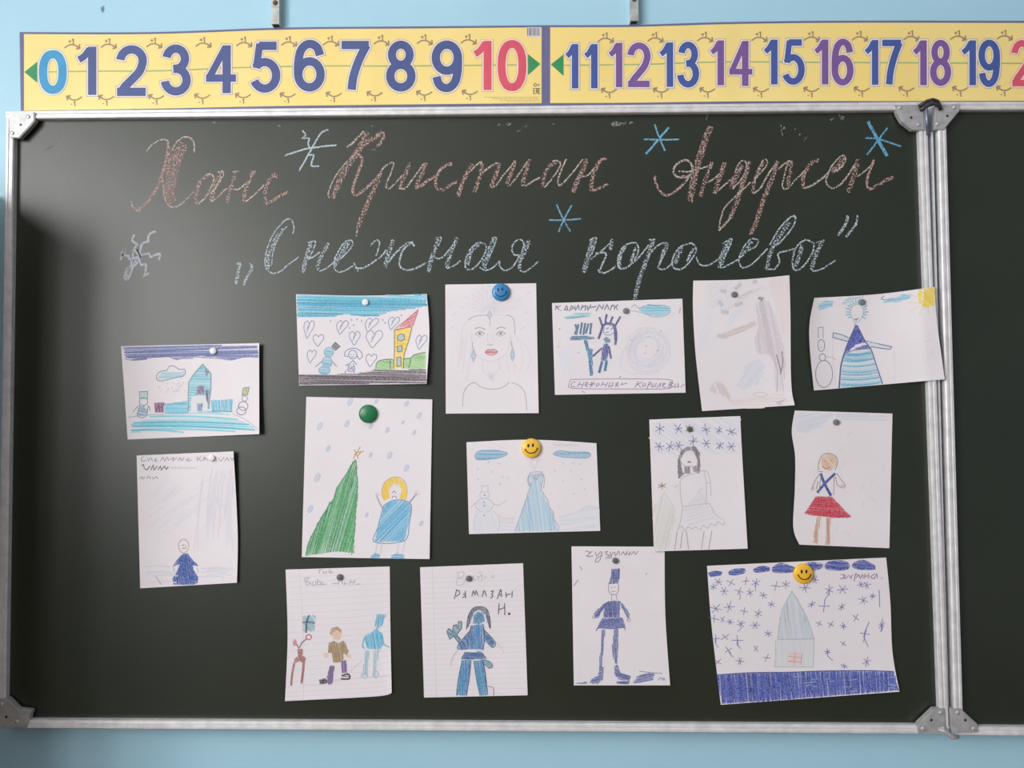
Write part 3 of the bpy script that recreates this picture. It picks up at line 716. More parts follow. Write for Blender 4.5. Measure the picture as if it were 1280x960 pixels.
tag(mesh_obj('nail_hole', v, f, mat('hole_grey', (0.12, 0.17, 0.22), (0.3, 0.4, 0.48), 150, 0.8), None)); bpy.data.objects['nail_hole'].parent = wall

# ------------------------------------------------------------------ the children's drawings
def drawing(label, sh, group='drawings pinned to the chalkboard', ruled=None):
    c = W(*[sum(q[i] for q in sh.c)/4 for i in (0, 1)], sh.base)
    root = thing('paper_drawing', c, label, 'drawing', group)
    sh.build('paper', paper_m, root)
    if ruled:
        p = Pen('ruled_lines', root, sh.depth, layer=0.00006); p.kind = 'stuff'; m = crayon((196, 190, 212), 0.75)
        n, marg = ruled
        for k in range(n):
            vv = 0.085+0.9*k/(n-1)
            p.raw(m, [sh.px(u/14, vv) for u in range(15)], 0.45)
        p.raw(crayon((205, 170, 190), 0.7), [sh.px(marg, t/14) for t in range(15)], 0.5)
        p.done()
    return root
C = crayon
def star(p, m, x, y, r, w_=0.8, n=3):
    a0 = random.uniform(0, 1)
    for k in range(n):
        a = a0+math.pi*k/n+random.uniform(-.2, .2); q = r*random.uniform(.75, 1.15)
        p.line(m, [(x-q*math.cos(a), y-q*math.sin(a)), (x+q*math.cos(a)*.95, y+q*math.sin(a)*.95)], w_)
def ell(cx, cy, rx, ry, n=14, rot=0.0):
    return [(cx+rx*math.cos(2*math.pi*k/n)*math.cos(rot)-ry*math.sin(2*math.pi*k/n)*math.sin(rot), cy+rx*math.cos(2*math.pi*k/n)*math.sin(rot)+ry*math.sin(2*math.pi*k/n)*math.cos(rot)) for k in range(n)]
SH = {}

# 1 castle under a blue sky band
T = (140, 420, 6.4)
sh = SH['castle'] = Sheet(T, (72,82), (1177,57), (1178,785), (125,828), left=[(98,430)], h=lifts(br=.004, right=.006, tr=.002))
r = drawing('landscape drawing of a turquoise castle under a navy blue sky band', sh)
p = Pen('drawn_sky', r, sh.depth, T)
p.fill([C((92,110,170)), C((120,138,190)), C((82,98,165))], [(95,95),(330,90),(600,80),(780,75),(1160,80),(1172,165),(1050,170),(950,190),(860,175),(700,165),(520,185),(430,165),(180,195),(110,170)], -0.03, 1.9, 2.0, 1.2)
p.line(C((95,105,150)), [(100,180),(180,195),(300,168),(430,160),(520,188),(600,165),(760,175),(860,180),(950,192),(1060,168),(1172,170)], .9); p.done()
p = Pen('drawn_cloud', r, sh.depth, T)
p.fill(C((150,205,215)), [(360,345),(400,290),(460,285),(540,290),(580,280),(575,320),(460,345)], 0, 1.7, 1.4, .6)
p.line(C((95,125,150)), [(355,340),(365,300),(400,280),(440,275),(455,245),(490,238),(525,260),(545,270),(575,265),(588,290),(570,320),(500,335),(420,355),(370,358)], .9, True)
for _ in range(22): x, y = random.uniform(370,590), random.uniform(360,440); p.line(C((165,180,200)), [(x,y),(x-3,y+14)], .7)
p.done()
p = Pen('drawn_castle', r, sh.depth, T)
p.fill([C((110,190,212)), C((140,208,222))], [(610,600),(612,380),(650,310),(725,225),(785,290),(790,370),(780,580)], .05, 1.7, 1.4, .7)
p.fill(PM := C((205,225,230)), [(630,610),(635,480),(760,480),(765,600)], 0, 1.6, 1.7, .4)
p.fill([C((95,185,215)), C((130,205,225))], [(420,540),(600,520),(605,620),(420,625)], 0, 1.6, 1.5, .6)
p.fill([C((95,185,215)), C((130,205,225))], [(790,515),(965,505),(962,600),(800,600)], 1.5, 1.6, 1.5, .6)
p.fill(C((130,75,115)), [(340,535),(415,530),(412,610),(345,612)], 1.5, 1.5, 1.5, .4)
p.fill(C((100,80,125)), [(685,400),(740,395),(735,465),(670,470)], 1.2, 2.0, 1.4, .5); p.fill(C((105,85,130)), [(750,430),(775,430),(770,540),(758,520)], 1.5, 1.4, 1.3, .4)
p.fill(C((85,110,165)), [(680,540),(725,540),(720,600),(685,600)], 1.5, 1.8, 1.2, .5); p.fill(C((90,105,140)), [(740,250),(770,290),(755,330)], 1.2, 1.4, 1.2, .3)
p.line(C((95,150,165)), [(608,610),(612,370),(650,310),(725,225),(790,300),(790,420),(770,580)], .9, smooth=False); p.line(C((95,120,130)), [(800,600),(960,605)], .9); p.done()
p = Pen('drawn_ground', r, sh.depth, T)
p.fill([C((85,185,208)), C((125,205,220)), C((160,215,228))], [(160,690),(330,640),(620,615),(880,610),(1080,690),(1170,760),(900,760),(560,770),(250,775),(150,790)], .02, 3.0, 2.4, 1.6, curve=-2)
p.line(C((120,160,200)), [(130,650),(300,630),(420,628)], .8); p.line(C((150,165,185)), [(960,620),(1070,670),(1172,750)], .7); p.done()
p = Pen('drawn_snowman', r, sh.depth, T)
p.fill(C((120,165,190)), [(195,640),(205,580),(250,555),(290,600),(270,640)], .3, 1.8, 1.4, .5); p.fill(C((165,205,205)), [(218,445),(285,442),(280,495),(222,500)], 1.5, 1.7, 1.4, .4)
p.line(C((95,130,150)), [(218,445),(285,442),(285,500),(222,500)], .9, True, False); p.line(C((110,140,160)), ell(252,525,34,32), 1, True); p.line(C((95,130,160)), [(165,610),(200,570),(225,555),(205,640),(270,645),(290,560),(305,600)], .9); p.done()
p = Pen('drawn_snowman', r, sh.depth, T)
p.fill(C((165,185,110)), [(1050,415),(1098,410),(1085,470),(1040,475)], 1.3, 1.5, 1.4, .4); p.line(C((110,110,90)), [(1050,415),(1098,410),(1085,470),(1040,475)], .8, True, False)
p.line(C((120,115,160)), ell(1062,500,22,22), .8, True); p.line(C((100,95,150)), ell(1050,560,38,36), .9, True); p.line(C((100,95,150)), ell(1035,600,38,32), .9, True); p.line(C((120,110,150)), [(1005,570),(1020,545)], .8); p.done()

# 2 small navy gown
T = (160, 550, 4.92)
sh = SH['navy'] = Sheet(T, (53,95), (648,70), (670,878), (75,912), right=[(662,300),(675,600)], h=lifts(tr=.006, right=.003))
r = drawing('portrait drawing of a small figure in a navy gown under faint blue rays', sh)
p = Pen('drawn_rays', r, sh.depth, T); p.kind = 'stuff'
for k in range(34):
    t = k/33; x0, y0 = 80+330*t, 420-210*t
    x0 = random.uniform(80, 420); y0 = random.uniform(230, 560); L = random.uniform(80, 230)
    p.line(C((212,218,230), .6), [(x0, y0+L*.35), (x0+L*.6, y0-L*.1)], 1.6)
for k in range(22):
    x = 480+random.uniform(-60,150); y = 170+random.uniform(0,120); L = random.uniform(180,480)
    p.line(C((204,212,228), .6), [(x+30,y),(x+8,y+L*.5),(x-10+random.uniform(-15,40),y+L)], 1.1)
for k in range(12): y = 770+random.uniform(0,110); x = random.choice([90,430])+random.uniform(0,60); p.line(C((192,205,224), .7), [(x,y),(x+90,y-8),(x+160,y)], 1.3)
p.line(C((130,135,150)), [(170,838),(205,888)], .8); p.done()
p = Pen('handwriting', r, sh.depth, T); p.kind = 'stuff'; m = C((120,122,140), .8)
for pts in ([(95,100),(80,115),(85,132),(110,125)], [(120,110),(125,130),(140,108),(150,130)], [(160,125),(175,112),(165,130),(185,128)], [(200,130),(215,105),(225,130),(240,105),(250,128)], [(260,122),(280,108),(275,130),(300,108)], [(310,130),(320,108),(330,128),(345,106)], [(355,125),(375,110),(365,130),(395,122)],
            [(425,100),(428,132)], [(428,118),(450,102)], [(435,118),(452,130)], [(460,128),(470,105),(482,118),(465,120)], [(490,130),(495,105)], [(540,105),(545,135)], [(555,110),(570,130),(590,105)], [(595,130),(610,110),(620,130)], [(630,108),(640,125),(650,108)],
            [(70,240),(85,225),(90,242),(105,225)], [(115,240),(125,222),(140,240)], [(150,225),(155,240),(175,225),(185,240)]): p.line(m, pts, .8)
for pts in ([(82,160),(95,150),(100,175),(115,185),(135,160)], [(140,185),(155,155),(160,185),(180,160)], [(185,185),(200,160),(205,185),(225,160),(235,180),(250,165)]): p.line(C((75,78,95)), pts, 1.1)
for k in range(8): x = 265+20*k; p.line(C((170,172,185), .8), [(x,178),(x+8,165),(x+14,178)], .7)
p.done()
p = Pen('drawn_figure', r, sh.depth, T)
p.fill([C((40,70,150)), C((50,85,165))], [(335,700),(365,697),(400,740),(438,778),(395,770),(405,800),(432,845),(428,880),(400,890),(280,890),(275,850),(305,800),(318,765),(275,780),(290,750)], 1.4, 1.3, 1.5, .3)
p.line(C((190,150,165)), ell(342,652,32,42), 1, True); p.line(C((130,90,105)), [(330,648),(345,645)], .9); p.line(C((170,90,100)), [(333,668),(345,664),(355,668)], 1.1); p.line(C((190,160,170)), [(350,645),(358,660),(350,670)], .8)
p.line(C((200,150,160)), [(280,785),(285,815)], .9); p.line(C((200,150,160)), [(425,785),(432,815)], .9); p.done()

# 3 hearts, snowman and leaning house
T = (360, 350, 6.86)
sh = SH['hearts'] = Sheet(T, (68,122), (1190,120), (1188,890), (95,905), top=[(630,134)], right=[(1212,450)], h=lifts(right=.006, br=.003, bl=.002))
r = drawing('landscape drawing of blue hearts, a snowman and a leaning yellow house', sh)
p = Pen('drawn_sky', r, sh.depth, T)
p.fill([C((55,155,195)), C((75,175,210)), C((110,195,220)), C((70,165,185))], [(75,130),(630,140),(1185,128),(1190,225),(1060,245),(880,270),(760,305),(640,310),(480,285),(400,312),(80,310)], .02, 1.6, 1.8, 1.0); p.done()
p = Pen('drawn_ground', r, sh.depth, T)
p.fill([C((70,62,72)), C((95,85,95)), C((110,100,108))], [(90,808),(370,810),(640,800),(760,768),(1000,770),(1185,768),(1185,885),(800,890),(100,898)], .02, 1.7, 1.7, 1.0); p.done()
p = Pen('drawn_heart', r, sh.depth, T); m = C((120,138,178)); 
def heart(x, y, w_, h_, sk=0.0, hatch=True):
    p.cut()
    q = [(.5,.22),(.3,.02),(.08,.12),(.02,.4),(.2,.7),(.45,1),(.7,.7),(.98,.35),(.92,.08),(.7,.02),(.5,.22)]
    p.line(m, [(x+(a+sk*(.5-b))*w_, y+b*h_) for a, b in q], .95)
    if hatch: p.line(m, [(x+.3*w_, y+.7*h_), (x+.62*w_, y+.2*h_)], .8); p.line(m, [(x+.35*w_, y+.5*h_), (x+.5*w_, y+.25*h_)], .8)
for a in ((132,345,90,155,.2), (412,345,100,120,.25), (655,325,110,120,.4), (855,315,95,110,.35), (525,438,95,122,0), (665,430,145,152,.1), (212,465,98,105,0,False), (160,598,80,112,.2,False), (665,632,95,112,.1,False), (1092,470,95,125,.25)): heart(*a)
p.cut(); p.name = 'drawn_dots'; p.kind = 'stuff'
for x, y in ((362,345),(540,335),(590,330),(630,345),(560,380),(525,405),(810,335),(830,360),(970,295)): p.line(C((150,155,170)), [(x,y),(x+4,y+14)], 1.6)
p.done()
p = Pen('drawn_snowman', r, sh.depth, T)
for q in (ell(350,620,40,42), ell(335,705,42,48), ell(312,775,48,36)): p.fill([C((110,180,205)), C((150,200,220))], q, .2, 1.6, 1.5, .4); p.line(C((100,155,190)), q, .9, True)
p.fill(C((70,75,85)), [(375,570),(405,535),(445,570),(405,603)], .7, 2.0, 1.4, .3); p.line(C((60,65,75)), [(375,570),(405,535),(445,570),(405,603)], 1, True, False)
p.line(C((110,130,160)), [(300,690),(235,745)], 1.0); p.line(C((110,130,160)), [(372,690),(420,745)], 1.0); p.done()
p = Pen('drawn_girl', r, sh.depth, T); m = C((95,120,165))
for pts, cl in ((ell(555,640,36,38), True), ([(520,655),(485,650),(495,610),(550,585),(610,600),(640,650),(610,680),(590,640)], False), ([(555,690),(530,715),(490,735)], False), ([(555,690),(575,710),(590,725)], False), ([(525,720),(515,780),(570,775),(560,715)], False), ([(510,735),(560,770)], False), ([(570,735),(510,775)], False), ([(495,770),(490,800)], False), ([(560,775),(570,800)], False), ([(535,640),(545,638)], False), ([(560,638),(570,640)], False), ([(540,660),(565,658)], False)):
    p.line(m, pts, 1.0, cl)
p.fill(C((150,175,205)), [(520,715),(565,715),(568,775),(515,780)], .9, 3, 1, .4); p.done()
p = Pen('drawn_house', r, sh.depth, T)
p.fill([C((238,200,70)), C((245,212,95))], [(910,425),(1062,405),(1040,510),(1005,625),(985,750),(905,765),(912,600)], .15, 1.4, 1.6, .4)
p.fill([C((222,110,125)), C((230,135,145))], [(945,405),(1060,310),(1118,255),(1085,330),(1065,398)], -.5, 1.4, 1.5, .4)
for q in ([(940,480),(965,462),(995,470),(998,510),(970,525),(940,515)], [(935,572),(975,562),(980,610),(940,615)], [(932,665),(968,660),(970,735),(935,740)]): p.fill(C((150,195,190)), q, .2, 1.2, 1.5, .2); p.line(C((90,110,110)), q, 1.1, True, False)
p.line(C((150,90,70)), [(910,430),(1055,400)], 1.3); p.line(C((110,90,60)), [(912,430),(912,600),(905,765)], .9); p.line(C((110,90,60)), [(1062,405),(1035,520),(1000,625),(990,690)], .9)
p.line(C((175,80,85)), [(920,415),(1000,355),(1118,252),(1070,395)], .9, smooth=False); p.done()
p = Pen('drawn_bushes', r, sh.depth, T)
for q in ([(752,765),(770,700),(870,678),(905,690),(905,765)], [(990,760),(995,680),(1050,670),(1085,640),(1180,620),(1178,760)]): p.fill([C((130,195,105)), C((155,210,130))], q, .2, 1.4, 1.5, .4); p.line(C((65,100,60)), q[:-1], 1.1)
p.line(C((65,100,60)), [(875,690),(878,765)], 1); p.line(C((65,100,60)), [(1050,675),(1045,720),(1030,760)], 1); p.done()

# 4 pencil portrait
T = (545, 345, 5.336)
sh = SH['portrait'] = Sheet(T, (62,57), (668,48), (685,915), (65,918), h=lifts(br=.002, right=.001, wave=.0002))
r = drawing('faint pencil portrait of a woman with a feathered crown and red lips', sh)
p = Pen('drawn_crown', r, sh.depth, T); m = C((214,206,222), .8)
for k in range(13):
    a = math.radians(-165+150*k/12); L = random.uniform(170, 250)
    for s_ in (-1, 1):
        p.line(m, [(355+30*math.cos(a), 250+25*math.sin(a)), (355+L*.6*math.cos(a+.1*s_), 250+L*.55*math.sin(a+.1*s_)), (355+L*math.cos(a), 250+L*.85*math.sin(a))], .7)
p.line(C((150,165,190)), [(357,232),(372,258),(357,290),(342,258)], .9, True, False); p.fill(C((170,185,205)), [(357,235),(370,258),(357,288),(344,258)], .5, 1.4, 1, .2); p.line(C((175,175,190)), [(360,290),(361,335)], 1.2)
for x, y in ((125,252),(605,245),(575,350),(620,115),(105,345),(92,195)): p.line(C((190,195,210)), [(x-14,y+10),(x+14,y-12)], .9)
p.done()
p = Pen('drawn_face', r, sh.depth, T); m = C((205,190,200), .85)
for pts in ([(238,380),(242,460),(265,520),(300,550),(365,570),(430,550),(470,515),(490,460),(498,390)], [(310,560),(315,640)], [(420,560),(425,620)], [(345,380),(345,440),(358,458),(378,455)], [(378,390),(380,440)]): p.line(m, pts, .75)
for x, s_ in ((292, 1), (432, -1)):
    p.line(C((150,130,135)), [(x-32,388),(x,368),(x+32,385)], .9); p.line(C((170,155,160)), [(x-28,390),(x,402),(x+26,388)], .7); p.dot(C((130,120,130)), (x,384), 1.7); p.line(C((180,160,160)), [(x-34*s_,352),(x,343),(x+38*s_,358)] if s_ > 0 else [(x-30,355),(x,340),(x+34,350)], 1.2)
p.line(C((180,160,165)), [(340,458),(360,462),(380,456)], .8)
p.fill([C((212,130,140)), C((225,165,170))], [(325,508),(350,488),(368,492),(385,487),(412,508),(385,528),(350,528)], .05, 1.2, 1.2, .3); p.line(C((190,85,95)), [(327,508),(350,488),(368,493),(388,487),(411,506),(370,510),(327,508)], .8)
p.line(C((175,85,95)), [(330,510),(350,527),(385,527),(410,508)], .7); p.done()
p = Pen('drawn_hair', r, sh.depth, T); m = C((205,202,218), .8)
for pts in ([(340,262),(260,268),(205,300),(175,370),(165,480),(150,600)], [(375,258),(450,262),(500,270),(525,310),(528,390),(590,460),(630,530),(620,600),(600,640)], [(235,480),(220,600),(200,700)], [(205,400),(190,520),(180,650)], [(500,400),(520,520),(525,640)], [(560,450),(580,540),(560,640)], [(470,560),(490,640)], [(185,420),(170,560)]): p.line(m, pts, .75)
p.line(C((160,160,180)), [(340,262),(260,268),(215,295)], .8); p.line(C((165,165,185)), [(470,258),(515,285),(527,380)], .9); p.done()
p = Pen('drawn_jewel', r, sh.depth, T)
for x, y in ((250, 530), (510, 525)):
    p.fill([C((150,180,210)), C((180,200,220))], [(x,y-45),(x+15,y),(x,y+45),(x-14,y)], .6, 1.2, 1.2, .2); p.line(C((135,160,190)), [(x,y-45),(x+15,y),(x,y+45),(x-14,y)], .8, True, False); p.line(C((140,160,190)), [(x-8,y-90),(x-6,y-60),(x,y-45)], 1); p.cut()
star(p, C((180,185,200)), 368, 672, 32, .8, 4); p.line(C((200,200,215)), [(318,640),(365,670),(415,635)], .7); p.done()
p = Pen('drawn_dress', r, sh.depth, T); m = C((176,160,176))
for pts in ([(262,710),(300,740),(370,755),(440,745),(490,708)], [(262,710),(220,725),(185,780),(178,870)], [(505,712),(560,735),(595,790),(605,895)]): p.line(m, pts, .95)
p.done()

# 5 crowned figure beside a tray tree
T = (680, 360, 6.737)
sh = SH['crown'] = Sheet(T, (67,127), (1165,90), (1193,882), (92,900), h=lifts(br=.002, wave=.0003))
r = drawing('landscape drawing of a dark crowned figure beside a candle tree, a pale scribble ring opposite', sh)
p = Pen('drawn_cloud', r, sh.depth, T)
p.fill([C((110,190,215)), C((140,205,222))], [(790,175),(850,145),(960,145),(1060,165),(1055,210),(960,240),(860,225)], .05, 1.6, 1.6, 1); p.line(C((125,165,200)), [(735,165),(765,140),(800,170),(860,150),(1000,145),(1062,175),(1040,225),(930,245),(850,215),(735,190)], .8)
p.cut(); p.fill([C((120,195,210)), C((150,210,220))], [(165,240),(300,215),(400,208),(380,235),(250,262),(180,260)], -.1, 1.5, 1.6, 1.2); p.cut(); p.fill(C((205,225,238), .6), [(110,520),(220,500),(260,600),(230,740),(150,700)], .6, 3, 2.2, 1.5); p.done()
p = Pen('handwriting', r, sh.depth, T); p.kind = 'stuff'; m = C((95,100,135))
for pts in ([(95,185),(110,145)], [(95,150),(130,185)], [(110,165),(140,150)], [(140,190),(146,186)], [(170,190),(190,150),(200,185),(180,180)], [(215,195),(235,150),(250,170),(230,180)], [(260,150),(265,185),(290,145),(295,185)], [(310,190),(325,140)], [(320,165),(350,150),(345,190)], [(365,150),(370,185),(395,140)], [(390,165),(440,155)], [(440,195),(465,140)], [(470,145),(490,175),(500,140)], [(510,185),(530,140),(545,180)], [(555,190),(575,140)], [(560,160),(590,145),(595,185)], [(600,160),(625,140)], [(605,160),(620,185)]): p.line(m, pts, 1.3)
m = C((120,90,140))
p.line(m, [(225,770),(640,765),(1040,770),(1075,800),(1060,835),(1000,850),(600,850),(240,845),(212,815),(225,770)], .75)
for pts in ([(265,790),(235,800),(232,830),(262,832)], [(280,835),(305,790)], [(288,815),(320,812)], [(315,840),(340,790)], [(345,825),(370,805),(360,790),(345,815),(370,835)], [(385,835),(420,790)], [(400,790),(405,830)], [(375,812),(430,808)], [(450,800),(440,830),(465,815),(460,800)], [(480,830),(500,790)], [(490,812),(520,810)], [(515,835),(540,790)], [(560,795),(545,830),(575,820),(580,790),(575,830)], [(600,835),(625,795),(610,800),(605,815),(625,820),(620,835)], [(630,755),(650,745)], [(660,795),(650,815),(700,800)],
            [(765,840),(795,785)], [(780,815),(830,790)], [(790,812),(815,838)], [(840,800),(830,830),(855,820),(850,800)], [(865,850),(890,790),(905,805),(880,820)], [(925,805),(905,830),(940,825),(945,800)], [(950,840),(985,800),(975,835)], [(1000,825),(1020,805),(1005,800),(1000,835),(1030,835)], [(1045,840),(1065,790),(1085,800),(1060,815),(1085,830),(1055,845)], [(1110,805),(1095,835),(1125,830),(1130,800),(1130,840)], [(1150,835),(1180,810)]): p.line(m, pts, .85)
p.line(C((120,120,140)), [(318,868),(345,882)], .8); p.line(C((130,135,160)), [(1150,165),(1138,215)], .8); p.done()
p = Pen('drawn_candle_tree', r, sh.depth, T); m = C((60,110,150))
for pts in ([(262,305),(275,345),(258,390)], [(290,305),(270,395)], [(320,290),(305,390)], [(348,295),(330,395)], [(375,300),(350,385)], [(398,295),(388,390)]): p.line(m, pts, 2.6)
p.fill([m, C((80,130,165))], [(215,425),(240,405),(420,410),(425,428),(330,432),(230,440)], 0, 1.3, 1.4, .4)
p.fill([C((50,110,160)), C((65,130,175))], [(335,440),(360,435),(385,510),(410,515),(408,580),(410,650),(412,735),(390,740),(378,640),(370,560)], 1.4, 1.3, 1.5, .3); p.done()
p = Pen('drawn_figure', r, sh.depth, T); m = C((70,75,135))
for pts in ([(465,245),(478,280),(490,320)], [(530,220),(520,260),(518,300)], [(580,240),(565,275),(555,300)], [(645,240),(615,290),(598,320)]): p.line(m, pts, 2.6)
p.line(m, [(458,430),(480,370),(500,315),(540,298),(585,310),(605,360),(608,420),(600,480)], 3.0); p.line(m, [(600,330),(600,400),(603,440)], 3)
p.line(C((110,120,170)), [(510,330),(500,370),(520,395),(560,395),(590,370),(580,330),(545,310)], .9); p.line(m, [(525,345),(545,335)], 1); p.line(m, [(560,350),(580,335)], 1); p.line(m, [(520,375),(545,370)], 1)
p.fill(C((75,140,165)), [(500,430),(525,410),(560,435),(555,460),(520,465)], .4, 1.4, 1.5, .3)
p.fill([C((65,75,145)), C((85,95,165))], [(505,470),(540,470),(545,540),(525,610),(480,620),(485,540)], 1.4, 1.3, 1.5, .3)
p.line(m, [(490,505),(450,540),(412,575)], 2.4); p.line(m, [(545,490),(555,540),(565,595)], 2.6); p.line(C((50,100,150)), [(490,620),(475,670),(465,715)], 3.2); p.line(C((60,120,160)), [(528,610),(520,660),(513,700)], 3.4); p.done()
p = Pen('drawn_ring', r, sh.depth, T); m = C((192,202,226), .8)
for k in range(12):
    cx, cy, a, b = 880+random.uniform(-30,30), 510+random.uniform(-20,40), random.uniform(90,190), random.uniform(70,175)
    p.line(m, ell(cx, cy, a, b, 12, random.uniform(0, 3)), .65, True)
p.line(m, [(690,500),(650,580),(655,670),(720,715),(850,720),(960,680),(1030,600)], .7)
p.cut(); p.name = 'pencil_marks'; p.kind = 'stuff'
for x, y in ((985,362),(735,440),(860,490),(850,550),(880,410),(960,525),(130,345),(120,495),(290,545)): p.line(C((130,140,185)), [(x-8,y+5),(x+8,y-5)], .8)
p.done()

# 6 pale landscape
T = (855, 335, 5.187)
sh = SH['pale'] = Sheet(T, (60,82), (683,47), (718,890), (117,928), top=[(380,75)], left=[(58,270),(75,560)], right=[(690,300),(695,740)], h=lifts(br=.006, bl=.002, tl=.001))
r = drawing('portrait sheet of smudgy pale brown tree branches with pink and blue shading', sh)
p = Pen('drawn_shading', r, sh.depth, T); p.kind = 'stuff'
p.fill(C((238,214,208), .6), [(540,70),(680,55),(685,420),(640,430),(590,250)], 1.4, 2.6, 2.6, 1.5); p.fill(C((210,222,240), .6), [(270,360),(340,260),(420,220),(380,300),(300,370)], -.9, 2.4, 2, 1)
p.fill(C((198,212,234), .6), [(340,770),(400,630),(480,590),(540,640),(470,760),(380,790)], -.9, 2.6, 2.2, 1.2); p.fill(C((234,208,198), .65), [(290,850),(480,830),(640,820),(690,880),(480,905),(320,895)], 0, 2.6, 2.4, 1.4)
p.fill(C((220,218,228), .6), [(150,100),(330,90),(380,160),(260,280),(150,250)], -.6, 4, 2.6, 1.6); p.fill(C((218,220,238), .6), [(160,280),(200,290),(170,440),(110,560),(100,420)], -1, 4.5, 2.2, 1); p.fill(C((240,236,220), .6), [(62,90),(138,85),(130,230),(65,250)], 1.5, 3, 3, .6); p.done()
p = Pen('drawn_tree', r, sh.depth, T); tr_ = [C((178,166,176), .7), C((198,184,190), .7), C((206,196,204), .7)]
p.fill(tr_, [(465,230),(500,185),(545,220),(590,300),(640,480),(665,640),(610,700),(560,560),(480,560),(455,470),(480,380)], 1.35, 2.2, 1.6, 2.0); p.fill(tr_, [(580,660),(650,640),(650,800),(590,800)], 1.5, 2.8, 1.8, 1.5)
for pts in ([(495,185),(485,205)], [(515,190),(500,215)], [(480,195),(510,200)], [(600,560),(620,640),(630,690)], [(635,540),(640,620),(625,690)]): p.line(C((140,122,132)), pts, 1.6)
p.fill([C((222,190,176), .7), C((192,178,176), .7)], [(220,430),(300,405),(460,340),(465,370),(400,405),(240,465)], -.3, 1.8, 2, 1); p.fill([C((226,200,192), .7), C((190,186,190), .7)], [(370,180),(500,120),(540,130),(400,190),(260,300),(225,310)], -.5, 2.6, 2, 1)
for a, b in (((330,140),(370,100)), ((235,150),(275,150)), ((330,245),(380,225)), ((225,215),(250,245)), ((445,95),(475,85)), ((240,280),(290,290)), ((215,440),(280,440))): p.line(C((176,180,184), .7), [a, b], 4.5)
p.fill([C((205,180,178), .7)], [(200,740),(240,735),(300,820),(300,860),(230,810)], .9, 1.9, 1.7, .8); p.fill([C((190,186,192), .7)], [(160,790),(190,750),(215,800),(200,815)], .2, 1.9, 1.6, .8)
p.line(C((190,180,184)), ell(495,820,45,14), .8, True); p.fill(C((176,166,172), .7), [(590,870),(660,850),(620,890)], -.3, 1.6, 1.4, .6); p.done()

# 7 blue dress with arms out
T = (1005, 350, 6.621)
def h7(u, v): return 0.0115*min(1, max(0, (u-.45)/.42))**1.6*(1.0) + .003*max(0, u-.85)/.15*v + 0.004*(max(0, .18-u)/.18)**2 + .0004*math.sin(7*u+3*v)
sh = SH['dress'] = Sheet(T, (85,148), (1082,57), (1165,822), (82,915), top=[(600,118)], left=[(47,350),(48,560)], right=[(1098,320)], h=h7, base=.0012)
r = drawing('landscape drawing of a wide blue dress with outstretched arms and a corner sun', sh)
p = Pen('drawn_sun', r, sh.depth, T)
p.fill([C((240,212,70)), C((235,200,60))], [(948,80),(1082,60),(1085,160),(1075,215),(1010,232),(955,200),(942,140)], .7, 1.4, 1.7, .6)
for a, b in (((940,190),(865,190)), ((950,215),(880,265)), ((985,235),(950,290)), ((1030,235),(1035,280)), ((935,140),(880,120)), ((1065,225),(1075,260))): p.line(C((225,210,150)), [a, b], .8)
p.done()
p = Pen('drawn_cloud', r, sh.depth, T)
for q in ([(118,205),(180,170),(242,175),(235,215),(125,250)], [(750,150),(820,118),(888,122),(870,160),(770,180),(650,188)]): p.fill([C((110,185,215)), C((140,200,222))], q, -.15, 1.5, 1.6, .9); p.cut()
p.fill(C((165,198,212), .8), [(310,190),(360,155),(500,140),(420,165),(330,200)], -.2, 1.8, 1.5, .9); p.cut(); p.line(C((110,140,170)), [(665,130),(640,155),(680,165),(740,150)], 1.1); p.done()
p = Pen('drawn_figure', r, sh.depth, T)
hc = C((130,185,200))
for k in range(16):
    a = math.radians(-215+250*k/15); p.line(hc, [(440+50*math.cos(a), 265+60*math.sin(a)), (440+95*math.cos(a)*random.uniform(.8,1.1), 260+105*math.sin(a)*random.uniform(.8,1.05))], 1.8)
p.line(C((150,195,205)), [(385,255),(400,320),(440,350),(480,310),(490,250)], 1); p.line(hc, [(425,350),(415,375)], 1.2); p.line(C((110,90,130)), [(415,318),(432,332),(450,312)], 1.3); p.line(C((110,150,160)), [(425,285),(427,292)], 1)
p.fill([C((55,70,165)), C((70,85,180))], [(432,370),(470,430),(510,515),(430,535),(355,600),(335,605),(370,500)], -.9, 1.4, 1.6, .4)
p.fill([C((80,95,175))], [(400,570),(545,525),(555,565),(480,575)], -.1, 1.4, 1.4, .4)
p.fill([C((110,185,208)), C((145,205,220)), C((170,215,228)), C((95,170,205))], [(335,610),(480,580),(550,570),(590,680),(645,850),(300,885),(310,760)], -.05, 1.9, 1.7, .8, curve=2)
p.line(C((55,65,140)), [(432,370),(365,520),(330,620),(305,720),(290,900)], 1.8); p.line(C((60,70,145)), [(440,375),(505,505),(555,575),(600,710),(650,860)], 1.4); p.line(C((70,80,150)), [(335,610),(420,580),(550,565)], 1)
p.fill(C((190,210,225)), [(240,440),(300,450),(370,480),(360,505),(245,478)], .2, 1.6, 1.3, .3); p.line(C((75,95,135)), [(370,478),(310,452),(242,436),(238,475),(300,492),(360,508)], 1.1, smooth=False)
p.fill(C((190,210,225)), [(520,505),(600,525),(725,550),(712,572),(540,550)], .2, 1.6, 1.3, .3); p.line(C((75,95,135)), [(515,505),(600,525),(725,552),(712,573),(620,562),(550,550)], 1.1, smooth=False); p.done()
p = Pen('drawn_snowman', r, sh.depth, T); m = C((120,115,135))
for q in ([(118,480),(118,395),(158,390),(158,480)],): p.line(m, q, .8, smooth=False)
for q in (ell(143,542,29,50), ell(152,640,26,30), ell(166,778,70,112)): p.line(m, q, .95, True)
p.line(m, [(138,560),(145,555)], 1); p.line(C((170,165,180)), [(180,635),(230,640),(260,660)], .7); p.done()
